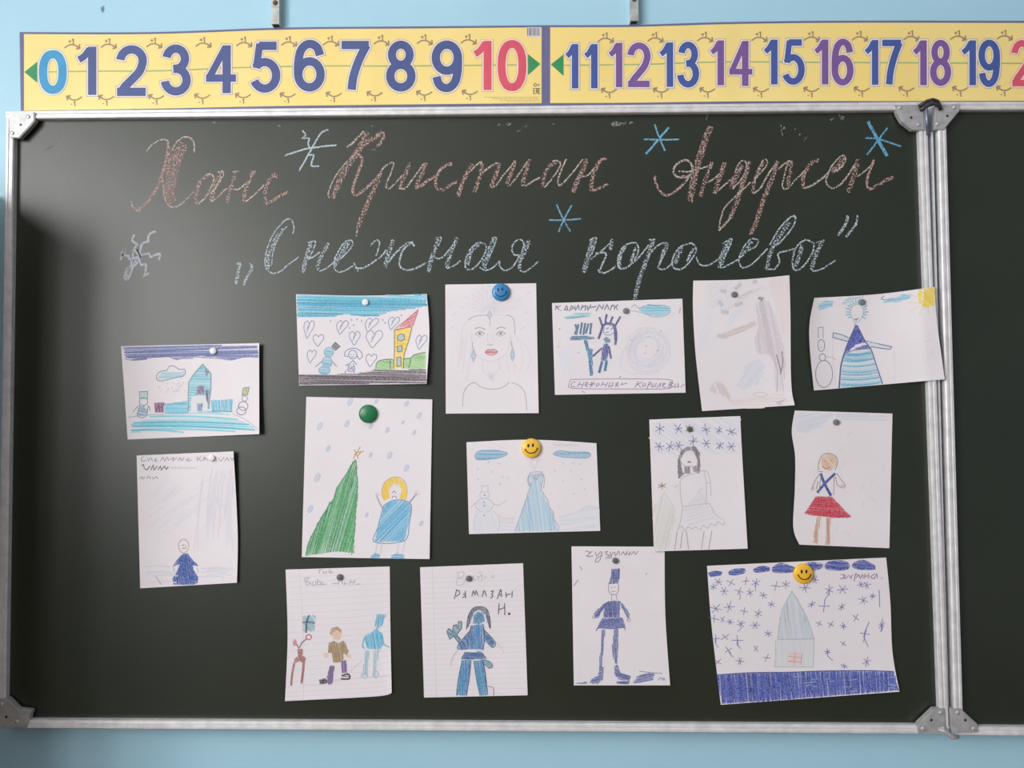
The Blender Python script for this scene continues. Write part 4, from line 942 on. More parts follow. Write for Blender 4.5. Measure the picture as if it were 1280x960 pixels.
p = Pen('pencil_lines', r, sh.depth, T); p.kind = 'stuff'; m = C((205,202,212), .8)
for a in ([(242,480),(240,650),(265,850)], [(745,580),(750,700),(750,830)], [(1000,470),(1060,440)], [(1010,510),(1050,480)], [(1005,680),(1090,570)], [(1060,570),(1050,610)]): p.line(m, a, .8)
p.done()

# 8 green tree and girl
T = (365, 485, 4.362)
sh = SH['tree'] = Sheet(T, (78,48), (765,62), (750,933), (53,922), top=[(400,55)], h=lifts(right=.002, br=.002, wave=.0003))
r = drawing('portrait drawing of a tall green fir tree beside a girl in blue', sh)
p = Pen('drawn_fir_tree', r, sh.depth, T)
p.fill([C((50,150,85)), C((80,172,105)), C((62,160,90)), C((105,185,130))], [(345,385),(356,470),(358,600),(348,700),(335,900),(240,890),(70,915),(90,840),(160,700),(225,600),(245,540),(300,460)], 1.85, 1.5, 1.6, 1.0)
p.line(C((45,135,80)), [(345,390),(300,465),(245,545),(230,600),(165,700),(100,820),(75,905)], 1.3, smooth=False); p.line(C((45,135,80)), [(350,395),(352,470),(358,520),(345,660),(342,760),(325,910)], 1.1, smooth=False); p.done()
p = Pen('drawn_star', r, sh.depth, T)
for a in ([(335,385),(372,320)], [(340,335),(362,385)], [(350,352),(392,345)], [(352,350),(340,365)], [(375,350),(355,375)]): p.line(C((190,140,70)), a, 1.1)
p.done()
p = Pen('drawn_snow', r, sh.depth, T); p.kind = 'stuff'
for x, y, k in ((318,75,1.3), (152,208,1.3), (300,195,1.2), (430,208,1), (520,230,1), (625,85,1), (695,150,1.1), (605,188,.6), (667,243,.8), (198,330,1), (430,365,.8), (533,367,1.2), (625,437,1.1), (138,490,1.5), (100,660,1.3), (408,692,.7), (705,738,.8), (460,72,.7)):
    p.line(C((165,188,214)), ell(x, y, 8*k, 16*k, 9, .5), 1.0, True); p.line(C((180,198,220)), [(x-4*k,y+8*k),(x+5*k,y-9*k)], 1.8*k)
p.done()
p = Pen('drawn_girl', r, sh.depth, T)
p.fill([C((242,205,75)), C((235,195,60))], [(500,520),(530,495),(570,485),(610,510),(625,560),(622,610),(585,610),(598,560),(585,525),(545,520),(528,560),(530,600),(500,615),(488,570)], 1.3, 1.2, 1.5, .4)
p.line(C((200,165,70)), [(495,600),(490,560),(510,510),(560,485),(610,505),(628,560),(615,610)], .9); p.line(C((220,180,140)), [(540,535),(552,525)], .8); p.line(C((220,170,140)), [(565,525),(580,535)], .8); p.line(C((170,90,90)), [(545,572),(558,562),(568,575)], .9); p.line(C((150,100,100)), [(545,605),(548,590),(565,590),(572,605)], .8)
p.fill([C((95,180,218)), C((125,195,225)), C((85,168,210))], [(500,640),(540,618),(600,612),(645,630),(650,680),(630,760),(610,835),(450,840),(465,770),(490,690)], -.8, 1.5, 1.6, .6)
p.line(C((70,140,185)), [(500,640),(545,615),(605,612),(650,640),(640,730),(612,832),(450,840),(468,760),(500,640)], 1.0)
p.line(C((130,130,150)), [(495,660),(470,610),(460,580)], 1.3); p.line(C((130,130,150)), [(640,625),(680,575)], 1.6); p.line(C((215,180,185)), ell(465,580,10,9), .9, True); p.line(C((225,180,195)), ell(682,575,12,13), .9, True)
for a in ([(465,845),(455,900)], [(492,840),(482,905)], [(585,838),(572,905)], [(618,832),(602,900)]): p.line(C((190,170,180)), a, .9)
for q in ([(430,915),(455,898),(480,910),(478,928),(430,926)], [(540,915),(575,898),(612,912),(610,930),(540,930)]): p.fill(C((100,175,215)), q, 0, 1.4, 1.5, .4)
p.done()

# 9 long blue gown
T = (575, 535, 6.86)
sh = SH['gown'] = Sheet(T, (55,122), (1170,130), (1203,882), (77,910), top=[(610,100)], right=[(1182,420)], h=lifts(br=.002, tr=.002, wave=.0003))
r = drawing('landscape drawing of a long light blue gown between snowman and hills', sh)
p = Pen('drawn_cloud', r, sh.depth, T)
for q in ([(128,245),(160,200),(300,195),(405,212),(360,250),(220,272),(140,270)], [(800,225),(850,195),(950,205),(1105,210),(1100,255),(960,255),(860,245)]): p.fill([C((105,165,200)), C((135,185,212))], q, 0, 1.5, 1.6, .7, True); p.line(C((105,150,185)), q, .8, True); p.cut()
p.done()
p = Pen('drawn_gown', r, sh.depth, T)
p.fill([C((160,205,228)), C((178,214,232)), C((145,194,222))], [(600,390),(640,410),(700,385),(705,460),(690,520),(720,590),(770,690),(800,760),(845,880),(470,890),(500,800),(545,670),(590,540),(605,470)], 1.45, 2.0, 1.8, .8)
m = C((150,160,195))
for pts in ([(600,385),(590,440),(600,500),(585,560),(545,680),(500,800),(470,885)], [(705,385),(710,450),(695,510),(725,580),(750,610),(765,680),(800,720),(805,780),(845,840),(840,885)], [(600,385),(650,375),(705,380)], [(705,385),(725,440),(715,515)], [(600,390),(580,440),(592,500)], [(620,400),(645,450),(690,400)], [(610,470),(600,510)], [(690,470),(700,510)]): p.line(m, pts, .9)
p.fill(C((140,165,200)), [(610,395),(700,390),(670,440),(640,450)], .4, 1.6, 1.3, .4)
for pts in ([(620,270),(610,310),(640,340),(660,310),(655,275)], [(605,300),(590,290)], [(665,290),(690,265)], [(640,345),(640,375)], [(590,265),(630,280)], [(600,260),(680,270)]): p.line(C((196,190,208)), pts, .8)
p.done()
p = Pen('drawn_snowman', r, sh.depth, T); m = C((170,172,198))
for pts, cl in (([(170,570),(180,550),(235,550),(252,570),(235,600),(180,600)], True), ([(185,548),(190,490),(215,500),(240,490),(240,548)], False), (ell(210,662,78,58), True), ([(145,715),(125,800),(125,880)], False), ([(285,710),(330,760),(340,830),(325,890)], False), ([(135,640),(85,690)], False), ([(285,650),(330,662),(385,630)], False), ([(380,620),(405,632)], False)): p.line(m, pts, .85, cl)
p.fill(C((205,220,234), .7), [(140,720),(280,715),(330,800),(325,885),(130,885)], 1.3, 3, 2.0, 1); p.fill(C((195,215,230), .7), ell(210,662,70,50), .7, 3, 1.6, .8)
for x, y in ((205,635), (208,668), (208,750)): p.dot(C((150,160,190)), (x, y), 1.1)
p.line(C((110,100,125)), [(208,570),(215,585)], 1.3); p.done()
p = Pen('drawn_hills', r, sh.depth, T)
p.fill([C((198,214,226), .7), C((210,222,232), .7)], [(850,740),(1010,720),(1100,670),(1190,680),(1195,870),(860,880)], -.15, 3, 2.6, 1.2); p.cut(); p.fill(C((206,220,232), .7), [(345,770),(480,775),(475,880),(345,885)], .1, 3.2, 2.4, 1)
p.line(C((186,196,212)), [(335,740),(380,775),(470,765)], .7); p.cut(); p.line(C((176,190,206)), [(850,770),(1000,722),(1100,670),(1190,690)], .8); p.cut(); p.name = 'drawn_snow'; p.kind = 'stuff'
for x, y in ((155,355),(155,440),(245,295),(335,305),(270,378),(365,420),(410,430),(345,480),(885,305),(970,300),(1030,310),(815,365),(948,365),(885,455),(1042,440),(975,565),(1070,525)): star(p, C((170,175,196)), x, y, 9, .8, 2)
for k in range(11): x = 800+20*k; p.line(C((188,178,214)), [(x,148+random.uniform(-8,8)),(x+7,140+random.uniform(-10,0)),(x+14,158)], .7)
p.done()

# 10 grey dress
T = (800, 510, 5.186)
sh = SH['grey'] = Sheet(T, (60,75), (650,52), (698,912), (90,930), right=[(662,300)], h=lifts(br=.003, bl=.003, wave=.0003), base=.0016)
r = drawing('portrait drawing of a long-haired woman in pale grey dress under blue stars', sh)
p = Pen('drawn_sky', r, sh.depth, T); p.fill(C((206,214,234), .6), [(65,90),(645,65),(650,300),(75,310)], .6, 5, 2.6, 2); p.done()
p = Pen('drawn_stars', r, sh.depth, T, 0.0002); p.kind = 'stuff'; m = C((85,95,160))
for x, y in ((128,135),(248,135),(428,140),(512,145),(592,155),(125,250),(195,250),(250,245),(345,215),(430,230),(518,245),(592,250),(320,135)): star(p, m if x != 320 else C((110,105,90)), x, y, 34, .9, 3)
p.done()
p = Pen('drawn_woman', r, sh.depth, T)
p.fill([C((108,102,114)), C((128,122,134))], [(248,460),(245,340),(265,275),(310,250),(360,250),(388,290),(390,420),(370,425),(372,330),(345,275),(300,275),(262,330),(268,380),(285,430)], 1.4, 1.3, 1.6, .5)
p.fill(C((124,116,126)), [(285,380),(322,380),(325,425),(290,425)], 1.5, 1.3, 1.5, .3); p.fill(C((130,122,134)), [(340,385),(365,375),(372,415),(350,415)], 1.3, 1.5, 1.4, .3)
p.line(C((175,150,155)), [(262,325),(290,285),(340,275),(370,330),(372,370),(340,378),(290,375),(265,350)], .8); p.fill(C((130,60,75)), [(302,350),(318,345),(335,350),(318,357)], 0, .9, 1, .2); p.line(C((190,180,190)), [(290,300),(310,298)], .7); p.line(C((190,180,190)), [(330,298),(348,300)], .7)
m = C((168,166,176))
for pts in ([(262,465),(300,440),(415,405)], [(260,470),(262,560),(275,640)], [(415,410),(430,500),(430,630)], [(275,640),(430,620),(455,625)], [(275,645),(265,720),(245,790)], [(455,625),(490,690),(540,725)], [(415,405),(440,420),(455,480),(460,570)], [(430,485),(455,485)], [(245,500),(225,515)]): p.line(m, pts, .95)
p.line(m, [(245,790),(270,765),(290,800),(310,770),(340,785),(360,770),(390,790),(410,760),(440,780),(460,750),(490,765),(505,735),(540,760),(548,730)], .95)
p.fill(C((210,216,222), .7), [(330,600),(410,500),(425,610),(300,635)], -.8, 3, 2.2, .8); p.fill(C((212,218,224), .7), [(280,650),(450,635),(500,720),(300,760)], -.3, 4, 2.4, .8)
for a in ([(240,800),(225,920)], [(275,800),(262,910)], [(300,800),(315,915)], [(415,800),(398,915)], [(465,795),(445,915)]): p.line(C((170,160,160)), a, 1.0)
p.done()
p = Pen('drawn_fir_tree', r, sh.depth, T)
p.fill([C((205,212,190), .7), C((214,220,204), .7)], [(150,545),(215,640),(240,720),(200,800),(180,920),(92,920),(85,640),(120,600)], 1.8, 2.4, 2.2, 1.2); p.line(C((185,190,175)), [(155,545),(200,610),(235,680)], .8)
star(p, C((140,125,80)), 142, 505, 30, 1.1, 3); p.done()

# 11 red skirt
T = (980, 505, 5.186)
sh = SH['skirt'] = Sheet(T, (70,42), (703,62), (683,935), (100,912), left=[(50,180),(72,340),(70,560),(60,800)], h=lifts(tl=.002, bl=.004, wave=.0004))
r = drawing('portrait drawing of a girl in a red skirt with crossed blue straps', sh)
p = Pen('drawn_sky', r, sh.depth, T)
p.fill([C((196,212,226), .65), C((206,218,230), .65)], [(75,60),(330,60),(250,130),(140,190),(75,180)], -.3, 2.4, 2.6, 1); p.cut(); p.fill(C((204,212,224), .6), [(340,60),(690,70),(680,110),(350,110)], 0, 3, 2.6, 1.2)
p.cut(); p.name = 'pencil_marks'; p.kind = 'stuff'
for _ in range(14): x, y = random.uniform(350,650), random.uniform(180,880); p.line(C((200,196,208), .8), [(x,y),(x+random.uniform(-40,40),y+random.uniform(15,50))], .7)
p.done()
p = Pen('drawn_girl', r, sh.depth, T)
p.fill([C((222,178,140)), C((228,190,150))], [(245,340),(290,322),(340,345),(345,395),(300,435),(262,425),(240,390)], .9, 1.5, 1.5, .4); p.line(C((150,135,100)), [(225,430),(222,395),(245,335),(290,320),(335,340),(348,380),(330,430)], 1.0); p.line(C((180,110,80)), [(250,405),(275,420),(300,405)], .9); p.line(C((160,110,80)), [(262,370),(275,372)], .9); p.line(C((160,110,80)), [(300,360),(312,370)], .9)
p.line(C((120,110,90)), [(222,438),(255,440)], .8)
p.line(C((48,72,150)), [(238,450),(260,510),(305,595)], 3.4); p.line(C((48,72,150)), [(332,450),(270,510),(215,575)], 3.2)
p.fill([C((196,38,62)), C((206,48,72))], [(205,600),(310,600),(370,665),(438,735),(320,738),(130,712),(170,655)], .1, 1.2, 1.5, .5)
for pts in ([(230,455),(205,490),(178,550)], [(222,500),(210,550)], [(340,450),(370,490),(398,530),(385,548)], [(335,470),(345,520),(375,545)], [(240,470),(225,580)], [(325,470),(322,590)]): p.line(C((150,125,115)), pts, .95)
for q in ([(175,555),(200,530),(195,560),(180,565)], [(365,520),(395,520),(395,545),(375,545)]): p.fill(C((215,170,150)), q, .3, 1.2, 1.3, .3)
p.fill([C((214,170,138)), C((200,150,125))], [(215,728),(240,728),(228,800),(215,905),(188,900),(200,810)], 1.6, 1.5, 1.5, .4); p.fill([C((214,165,130)), C((196,135,110))], [(275,735),(302,735),(298,820),(296,912),(268,912),(272,830)], 1.55, 1.5, 1.5, .4); p.done()

# 12 three figures on ruled paper
T = (345, 700, 5.187)
sh = SH['three'] = Sheet(T, (62,62), (737,42), (750,862), (58,915), bottom=[(640,885)], left=[(75,500)], right=[(742,450)], h=lifts(br=.003, bl=.003, wave=.0005))
r = drawing('ruled sheet with three drawn figures: a red deer, a brown coat and a blue one', sh, ruled=(22, .13))
p = Pen('handwriting', r, sh.depth, T); p.kind = 'stuff'; m = C((160,156,172))
for pts in ([(275,60),(300,65)], [(285,60),(280,88)], [(310,70),(305,85),(325,85),(322,70)], [(335,70),(350,85),(345,60)], [(360,68),(355,85),(375,80)], [(185,125),(200,165)], [(180,120),(215,115),(195,138),(225,150),(200,165)], [(245,140),(232,160),(255,162),(258,140)], [(270,120),(268,160),(290,158),(288,140),(270,142)], [(305,140),(295,160),(325,155)], [(365,155),(400,150)], [(400,160),(420,120),(430,155)], [(445,140),(440,158),(462,150)], [(475,158),(485,130)], [(480,145),(505,143)], [(500,160),(512,130)], [(520,158),(550,155)]): p.line(m, pts, .9)
p.done()
p = Pen('drawn_deer', r, sh.depth, T); m = C((160,85,85))
p.fill([C((150,80,75)), C((175,100,90))], [(140,578),(175,575),(170,620),(195,635),(180,680),(160,655),(115,670),(120,640),(140,625)], 1.3, 1.4, 1.5, .4)
p.line(m, [(118,670),(105,740),(98,815)], 2.6); p.line(m, [(182,640),(175,720),(165,800)], 3); p.line(C((140,70,70)), [(150,575),(135,550),(122,535)], 1.5); p.line(C((120,95,95)), [(155,570),(165,540),(200,510)], 1.6)
p.fill(C((205,110,130)), ell(122,535,14,20), .4, 1.6, 1.4, .4); p.line(C((200,105,130)), ell(212,500,18,16), 1.6, True); p.done()
p = Pen('drawn_window', r, sh.depth, T)
p.fill([C((120,175,190)), C((145,190,202))], [(172,365),(258,358),(250,460),(175,462)], .8, 1.7, 1.6, .5); p.line(C((45,65,90)), [(215,358),(200,400),(195,472)], 2.2); p.line(C((45,65,90)), [(170,405),(215,402),(250,410)], 1.6); p.done()
p = Pen('drawn_boy', r, sh.depth, T)
p.fill([C((190,150,105)), C((175,135,95))], [(345,480),(360,440),(400,432),(425,450),(425,480),(390,455),(365,490)], .6, 1.4, 1.5, .4); p.fill(C((228,190,150)), ell(395,490,30,32), .5, 1.5, 1.6, .4)
p.fill([C((150,115,65)), C((165,130,80))], [(345,535),(380,525),(400,540),(440,522),(470,590),(455,620),(440,600),(435,660),(370,668),(360,600),(335,605)], 1.4, 1.3, 1.5, .4)
p.fill(C((230,195,165)), [(305,605),(335,600),(340,630),(315,635)], .3, 1.5, 1.5, .3); p.fill(C((230,195,165)), [(455,610),(485,615),(490,640),(455,630)], .3, 1.5, 1.5, .3)
p.fill([C((95,60,130)), C((115,80,150))], [(350,685),(378,685),(365,800),(340,810),(332,760)], 1.6, 1.3, 1.5, .3); p.fill([C((110,75,150))], [(420,655),(450,650),(458,730),(425,735)], 1.5, 1.3, 1.5, .3)
p.fill(C((40,35,45)), [(278,775),(320,768),(335,780),(330,802),(285,803)], 0, 1.3, 1.5, .4); p.line(C((40,35,45)), [(420,770),(475,770),(470,740),(425,750)], 2.0); p.line(C((60,50,60)), [(430,755),(470,755)], 1); p.done()
p = Pen('drawn_blue_figure', r, sh.depth, T)
p.fill([C((85,175,210)), C((115,190,218)), C((70,160,200))], [(580,490),(625,465),(650,440),(690,480),(700,550),(670,580),(590,575),(575,530)], 1.4, 1.5, 1.6, .7); p.fill([C((120,190,215)), C((95,170,205))], [(650,350),(715,355),(690,420),(660,450),(640,430)], 1.8, 1.5, 1.5, .9)
p.line(C((110,180,205)), [(575,500),(560,560),(575,575)], 1.8); p.line(C((120,185,210)), [(690,545),(735,565)], 2.0); p.fill(C((140,190,205)), [(580,585),(605,585),(590,740),(565,760),(560,740)], 1.6, 1.8, 1.5, .4); p.fill(C((145,195,210)), [(632,590),(670,580),(650,680),(645,760),(628,765)], 1.6, 1.8, 1.5, .4)
p.line(C((140,190,210)), ell(572,750,20,16), 1.1, True); p.line(C((140,190,210)), ell(645,742,18,22), 1.1, True); p.line(C((180,170,180)), [(480,725),(560,650)], .8); p.line(C((190,180,190)), [(160,805),(260,810),(300,800),(480,770),(740,750)], .8); p.done()

# 13 blue warrior on ruled paper
T = (515, 695, 5.187)
sh = SH['warrior'] = Sheet(T, (52,73), (720,47), (750,903), (78,918), h=lifts(br=.002, tl=.001, wave=.0004))
r = drawing('ruled sheet with a dark blue long-haired warrior and a handwritten name', sh, ruled=(24, .12))
p = Pen('handwriting', r, sh.depth, T); p.kind = 'stuff'; m = C((172,168,178))
for pts in ([(300,108),(288,185)], [(285,112),(330,102),(335,130),(295,145),(345,150),(330,185),(288,190)], [(405,125),(395,150),(420,155)], [(425,130),(432,160)], [(430,145),(455,120),(452,165)], [(430,108),(452,102)], [(470,150),(480,130)], [(515,145),(525,125),(535,145)]): p.line(m, pts, 1.0)
m = C((62,62,80))
for pts in ([(290,215),(275,278)], [(285,220),(305,225),(310,245),(285,262)], [(328,272),(345,255)], [(345,225),(348,275)], [(330,250),(348,240)], [(388,262),(398,225),(408,255),(415,225),(428,258)], [(455,265),(468,225),(482,260)], [(510,232),(525,225),(522,245),(515,248),(525,262),(508,275)], [(552,280),(575,218),(580,265)], [(558,255),(580,248)], [(608,235),(612,270)], [(610,252),(640,245)], [(650,225),(648,270)], [(565,305),(560,378)], [(562,348),(598,335)], [(600,305),(602,385)]): p.line(m, pts, 1.25)
p.dot(m, (630, 375), 1.8); p.done()
p = Pen('drawn_warrior', r, sh.depth, T)
p.fill([C((60,125,165)), C((80,145,180))], [(395,440),(400,380),(430,360),(465,370),(472,420),(440,440)], .8, 1.4, 1.5, .4); p.fill([C((75,85,115)), C((95,105,135))], [(352,475),(365,390),(395,340),(440,328),(485,345),(505,410),(505,470),(492,440),(475,380),(440,350),(405,360),(385,410),(370,450)], 1.4, 1.3, 1.4, .4)
p.fill([C((60,125,185)), C((80,150,200)), C((45,105,165))], [(385,450),(460,440),(470,500),(460,605),(360,605),(370,520)], 1.5, 1.6, 1.6, .5); p.fill([C((45,100,160)), C((60,115,170))], [(375,490),(360,560),(350,605),(300,600),(305,560)], 1.0, 1.5, 1.5, .4); p.fill([C((45,100,160)), C((60,115,170))], [(468,480),(500,510),(540,560),(525,590),(475,545)], .8, 1.5, 1.5, .4)
p.fill([C((40,85,145)), C((50,100,155))], [(340,625),(450,620),(485,665),(400,668),(315,670)], .05, 1.3, 1.5, .4); p.fill([C((70,145,190)), C((50,120,180))], [(325,675),(382,675),(375,760),(350,905),(290,905),(305,780)], 1.6, 1.4, 1.5, .4); p.fill([C((70,150,190)), C((55,125,180))], [(400,680),(460,672),(475,780),(488,905),(440,905),(415,790)], 1.4, 1.4, 1.5, .4)
p.fill([C((85,155,165))], [(465,670),(500,680),(520,715),(500,725),(470,700)], .5, 1.3, 1.4, .3)
for pts in ([(385,450),(365,520),(355,605)], [(460,440),(470,520),(460,610)], [(352,475),(365,390),(395,340),(440,328),(485,345),(505,410),(508,470)], [(325,675),(300,800),(288,905)], [(382,675),(372,780),(352,905)], [(400,680),(418,800),(440,900)], [(460,672),(478,790),(490,900)], [(470,485),(540,560),(522,592),(470,545)], [(370,490),(300,575),(300,602),(350,605)], [(465,670),(515,695),(520,720),(500,728),(470,700)]): p.line(C((45,65,115)), pts, .95)
p.line(C((185,180,190)), [(300,605),(260,660),(252,715)], .8); p.line(C((185,180,190)), [(545,560),(575,590),(600,630)], .8); p.line(C((130,130,150)), [(490,845),(525,855),(530,905)], .9); p.line(C((60,70,110)), [(415,405),(425,400)], 1.2); p.done()
p = Pen('drawn_weapon', r, sh.depth, T)
q = [(225,490),(240,470),(262,490),(268,450),(290,445),(300,475),(300,425),(322,425),(322,470),(290,510),(315,540),(300,560),(270,520),(245,540)]
p.fill([C((105,160,175)), C((85,140,160))], q, .7, 1.4, 1.5, .4); p.line(C((55,80,105)), q, 1.1, True, False); p.done()

# 14 tall-hatted soldier
T = (705, 675, 5.05)
sh = SH['soldier'] = Sheet(T, (47,40), (635,42), (670,918), (62,918), right=[(640,480)], h=lifts(bl=.001, br=.002, wave=.0002))
r = drawing('portrait drawing of a blue soldier wearing a tall hat', sh)
p = Pen('handwriting', r, sh.depth, T); p.kind = 'stuff'; m = C((128,126,142))
for pts in ([(135,70),(160,75),(150,100),(135,100)], [(180,70),(160,85),(150,105),(185,100)], [(200,75),(205,100),(235,70)], [(240,75),(225,130),(200,140),(205,115),(245,95)], [(255,80),(275,70),(265,90),(285,95),(262,118)], [(290,75),(300,110),(280,115),(315,75)], [(320,75),(325,100),(345,70),(350,98)], [(360,95),(375,75),(385,95),(400,70),(395,95)], [(405,90),(420,75),(410,100)], [(425,95),(440,72),(450,92),(468,70)]): p.line(m, pts, 1.05)
for a in ([(100,165),(115,190)], [(62,290),(90,250)], [(515,218),(525,210)]): p.line(C((100,105,150)), a, .9)
p.done()
p = Pen('drawn_soldier', r, sh.depth, T); bs = [C((70,85,160)), C((90,105,175)), C((60,75,150))]
p.fill(bs, [(302,182),(352,180),(345,275),(282,278),(295,230)], 1.6, 1.5, 1.5, .4); p.line(C((140,135,160)), [(285,275),(280,310),(295,340),(330,342),(345,310),(342,278)], .9); p.dot(C((80,85,130)), (302,300), .6); p.dot(C((80,85,130)), (322,298), .6); p.line(C((150,110,130)), [(300,325),(315,326),(322,322)], .8)
for a in ([(300,342),(300,378)], [(330,342),(332,378)]): p.line(C((140,140,165)), a, .9)
p.fill(bs, [(255,400),(300,382),(350,385),(352,490),(250,490)], 1.5, 1.5, 1.6, .4); p.fill(bs, [(240,495),(370,490),(388,550),(300,558),(208,555)], -.4, 1.5, 1.6, .6); p.fill(bs, [(285,385),(240,410),(190,465),(192,490),(215,490),(250,430)], -.9, 1.5, 1.5, .4); p.fill(bs, [(350,385),(385,420),(415,470),(410,500),(385,465),(360,420)], 1.1, 1.5, 1.5, .4)
p.line(C((160,150,175)), ell(190,487,10,9), .9, True); p.line(C((160,150,175)), ell(408,505,10,10), .9, True); p.line(C((75,85,155)), [(205,575),(215,555),(300,560),(385,552),(385,570)], 1)
p.fill(bs, [(238,565),(260,565),(248,690),(235,800),(222,795),(232,690)], 1.6, 1.5, 1.4, .4); p.fill(bs, [(318,560),(342,560),(340,690),(335,780),(318,780),(305,680)], 1.5, 2.0, 1.3, .4)
p.fill(bs, [(225,800),(250,800),(245,880),(215,905),(162,905),(170,880),(215,860)], -.2, 1.5, 1.6, .6); p.fill(bs, [(318,790),(340,790),(355,840),(420,860),(412,890),(345,880),(320,850)], .3, 1.5, 1.6, .6); p.done()
p = Pen('drawn_ground', r, sh.depth, T)
p.fill(bs, [(332,895),(415,893),(410,910),(335,908)], 0, 1.5, 1.5, .5); p.cut(); p.fill(bs, [(70,905),(145,895),(145,905),(80,910)], 0, 1.3, 1.2, .5); p.cut(); p.fill(bs, [(440,890),(480,850),(540,840),(575,850),(560,880),(480,900),(440,905)], -.2, 2.0, 1.5, 1.2)
p.line(C((85,95,165)), [(475,828),(560,838),(620,842)], .8); p.line(C((85,95,165)), [(595,885),(610,868),(625,885),(630,870),(640,888)], .9); p.done()

# 15 house by a dark blue sea
T = (875, 690, 4.8)
sh = SH['house'] = Sheet(T, (42,83), (1117,33), (1197,838), (125,917), right=[(1142,300),(1155,600)], left=[(70,450)], h=lifts(br=.006, tr=.001, wave=.0005))
r = drawing('large landscape drawing of a pale house among blue snowflakes above a blue band', sh)
p = Pen('drawn_blue_band', r, sh.depth, T)
p.fill([C((52,72,165)), C((62,84,178)), C((45,62,152)), C((70,92,184))], [(100,738),(300,725),(540,722),(720,715),(1160,718),(1192,830),(800,862),(520,885),(132,912)], 1.5, 1.5, 1.9, .9)
for k in range(9): x = 170+118*k; p.line(C((38,50,130)), [(x,730),(x+15,800),(x+35,880-8*k)], 1.5)
p.line(C((42,55,135)), [(100,738),(300,725),(540,722),(720,715),(1000,712),(1160,718)], 1.3)
for _ in range(16): x, y = random.uniform(560,1150), random.uniform(750,840); p.line(C((140,160,214)), [(x,y),(x+random.uniform(20,60),y-random.uniform(0,10))], .8)
p.done()
p = Pen('drawn_cloud', r, sh.depth, T); bs = [C((55,75,165)), C((70,92,178)), C((48,66,155))]
for q in ([(50,128),(90,115),(132,122),(125,138),(60,146)], [(172,120),(210,102),(268,102),(265,125),(215,138),(175,135)], [(322,105),(370,85),(418,95),(415,112),(335,122)], [(435,95),(480,68),(530,80),(568,95),(560,118),(480,125),(438,118)], [(630,75),(670,62),(735,75),(725,98),(670,108)], [(750,80),(775,58),(850,52),(892,70),(890,100),(830,110),(760,103)], [(912,82),(940,58),(985,50),(1050,85),(1050,103),(950,103)]): p.fill(bs, q, .1, 1.4, 1.6, .5); p.line(bs[2], q, .8, True); p.cut()
p.done()
p = Pen('drawn_snowflakes', r, sh.depth, T); p.kind = 'stuff'; m = C((92,100,170))
for x, y in ((80,210),(110,180),(145,235),(185,185),(235,235),(300,245),(275,175),(335,185),(380,260),(455,205),(515,195),(428,315),(95,340),(175,330),(265,355),(350,370),(85,400),(135,405),(180,420),(245,430),(330,440),(410,490),(95,520),(150,510),(225,530),(170,590),(335,580),(400,635),(240,655),(108,660),(630,215),(690,165),(775,230),(855,225),(965,195),(1000,200),(980,290),(1035,265),(670,315),(745,325),(850,330),(715,430),(785,435),(860,445),(935,395),(990,490),(1090,440),(860,550),(765,600),(1000,660),(865,685)):
    n = random.choice((2, 3, 3)); star(p, m, x, y, random.uniform(20, 34), .85, n)
    if random.random() < .4: p.line(m, [(x,y),(x+random.uniform(-14,14),y+25),(x+random.uniform(-30,35),y+random.uniform(35,60))], .8)
for a in ([(1075,228),(1078,330)], [(1095,400),(1085,480)], [(1015,420),(985,500),(1010,570)]): p.line(m, a, .9)
p.done()
p = Pen('drawn_house', r, sh.depth, T)
p.fill([C((176,200,210), .75), C((190,208,216), .75)], [(550,235),(585,275),(640,390),(685,520),(465,525),(480,380),(520,290)], 1.45, 2.0, 2.1, .6); p.fill([C((192,210,216), .7), C((200,214,220), .7)], [(462,528),(680,525),(680,690),(450,690)], 1.5, 2.4, 2.2, .6)
p.line(C((150,180,192)), [(685,520),(640,390),(552,235),(490,350),(465,525)], .9, smooth=False); p.line(C((150,170,180)), [(465,525),(685,522)], .9); p.line(C((165,190,200)), [(455,530),(450,690),(680,690),(685,525)], .9, smooth=False)
p.fill([C((226,180,168)), C((232,195,184))], [(530,600),(615,612),(605,678),(525,680)], .1, 1.8, 1.7, .5)
for a in ([(530,625),(610,635)], [(528,655),(606,660)], [(570,605),(565,680)], [(612,615),(605,675)]): p.line(C((196,140,135)), a, .8)
p.done()
p = Pen('handwriting', r, sh.depth, T); p.kind = 'stuff'; m = C((130,85,140))
for pts in ([(845,135),(870,140),(855,160),(838,158)], [(862,135),(870,160),(890,140)], [(895,140),(905,158),(915,135)], [(925,175),(935,130),(950,140),(935,155)], [(955,135),(962,158),(975,135),(980,158)], [(990,130),(988,160)], [(990,145),(1015,143)], [(1012,128),(1012,160)], [(1050,130),(1025,150),(1045,160),(1060,130),(1065,158)]): p.line(m, pts, 1.05)
p.dot(m, (1090, 158), .8); p.done()

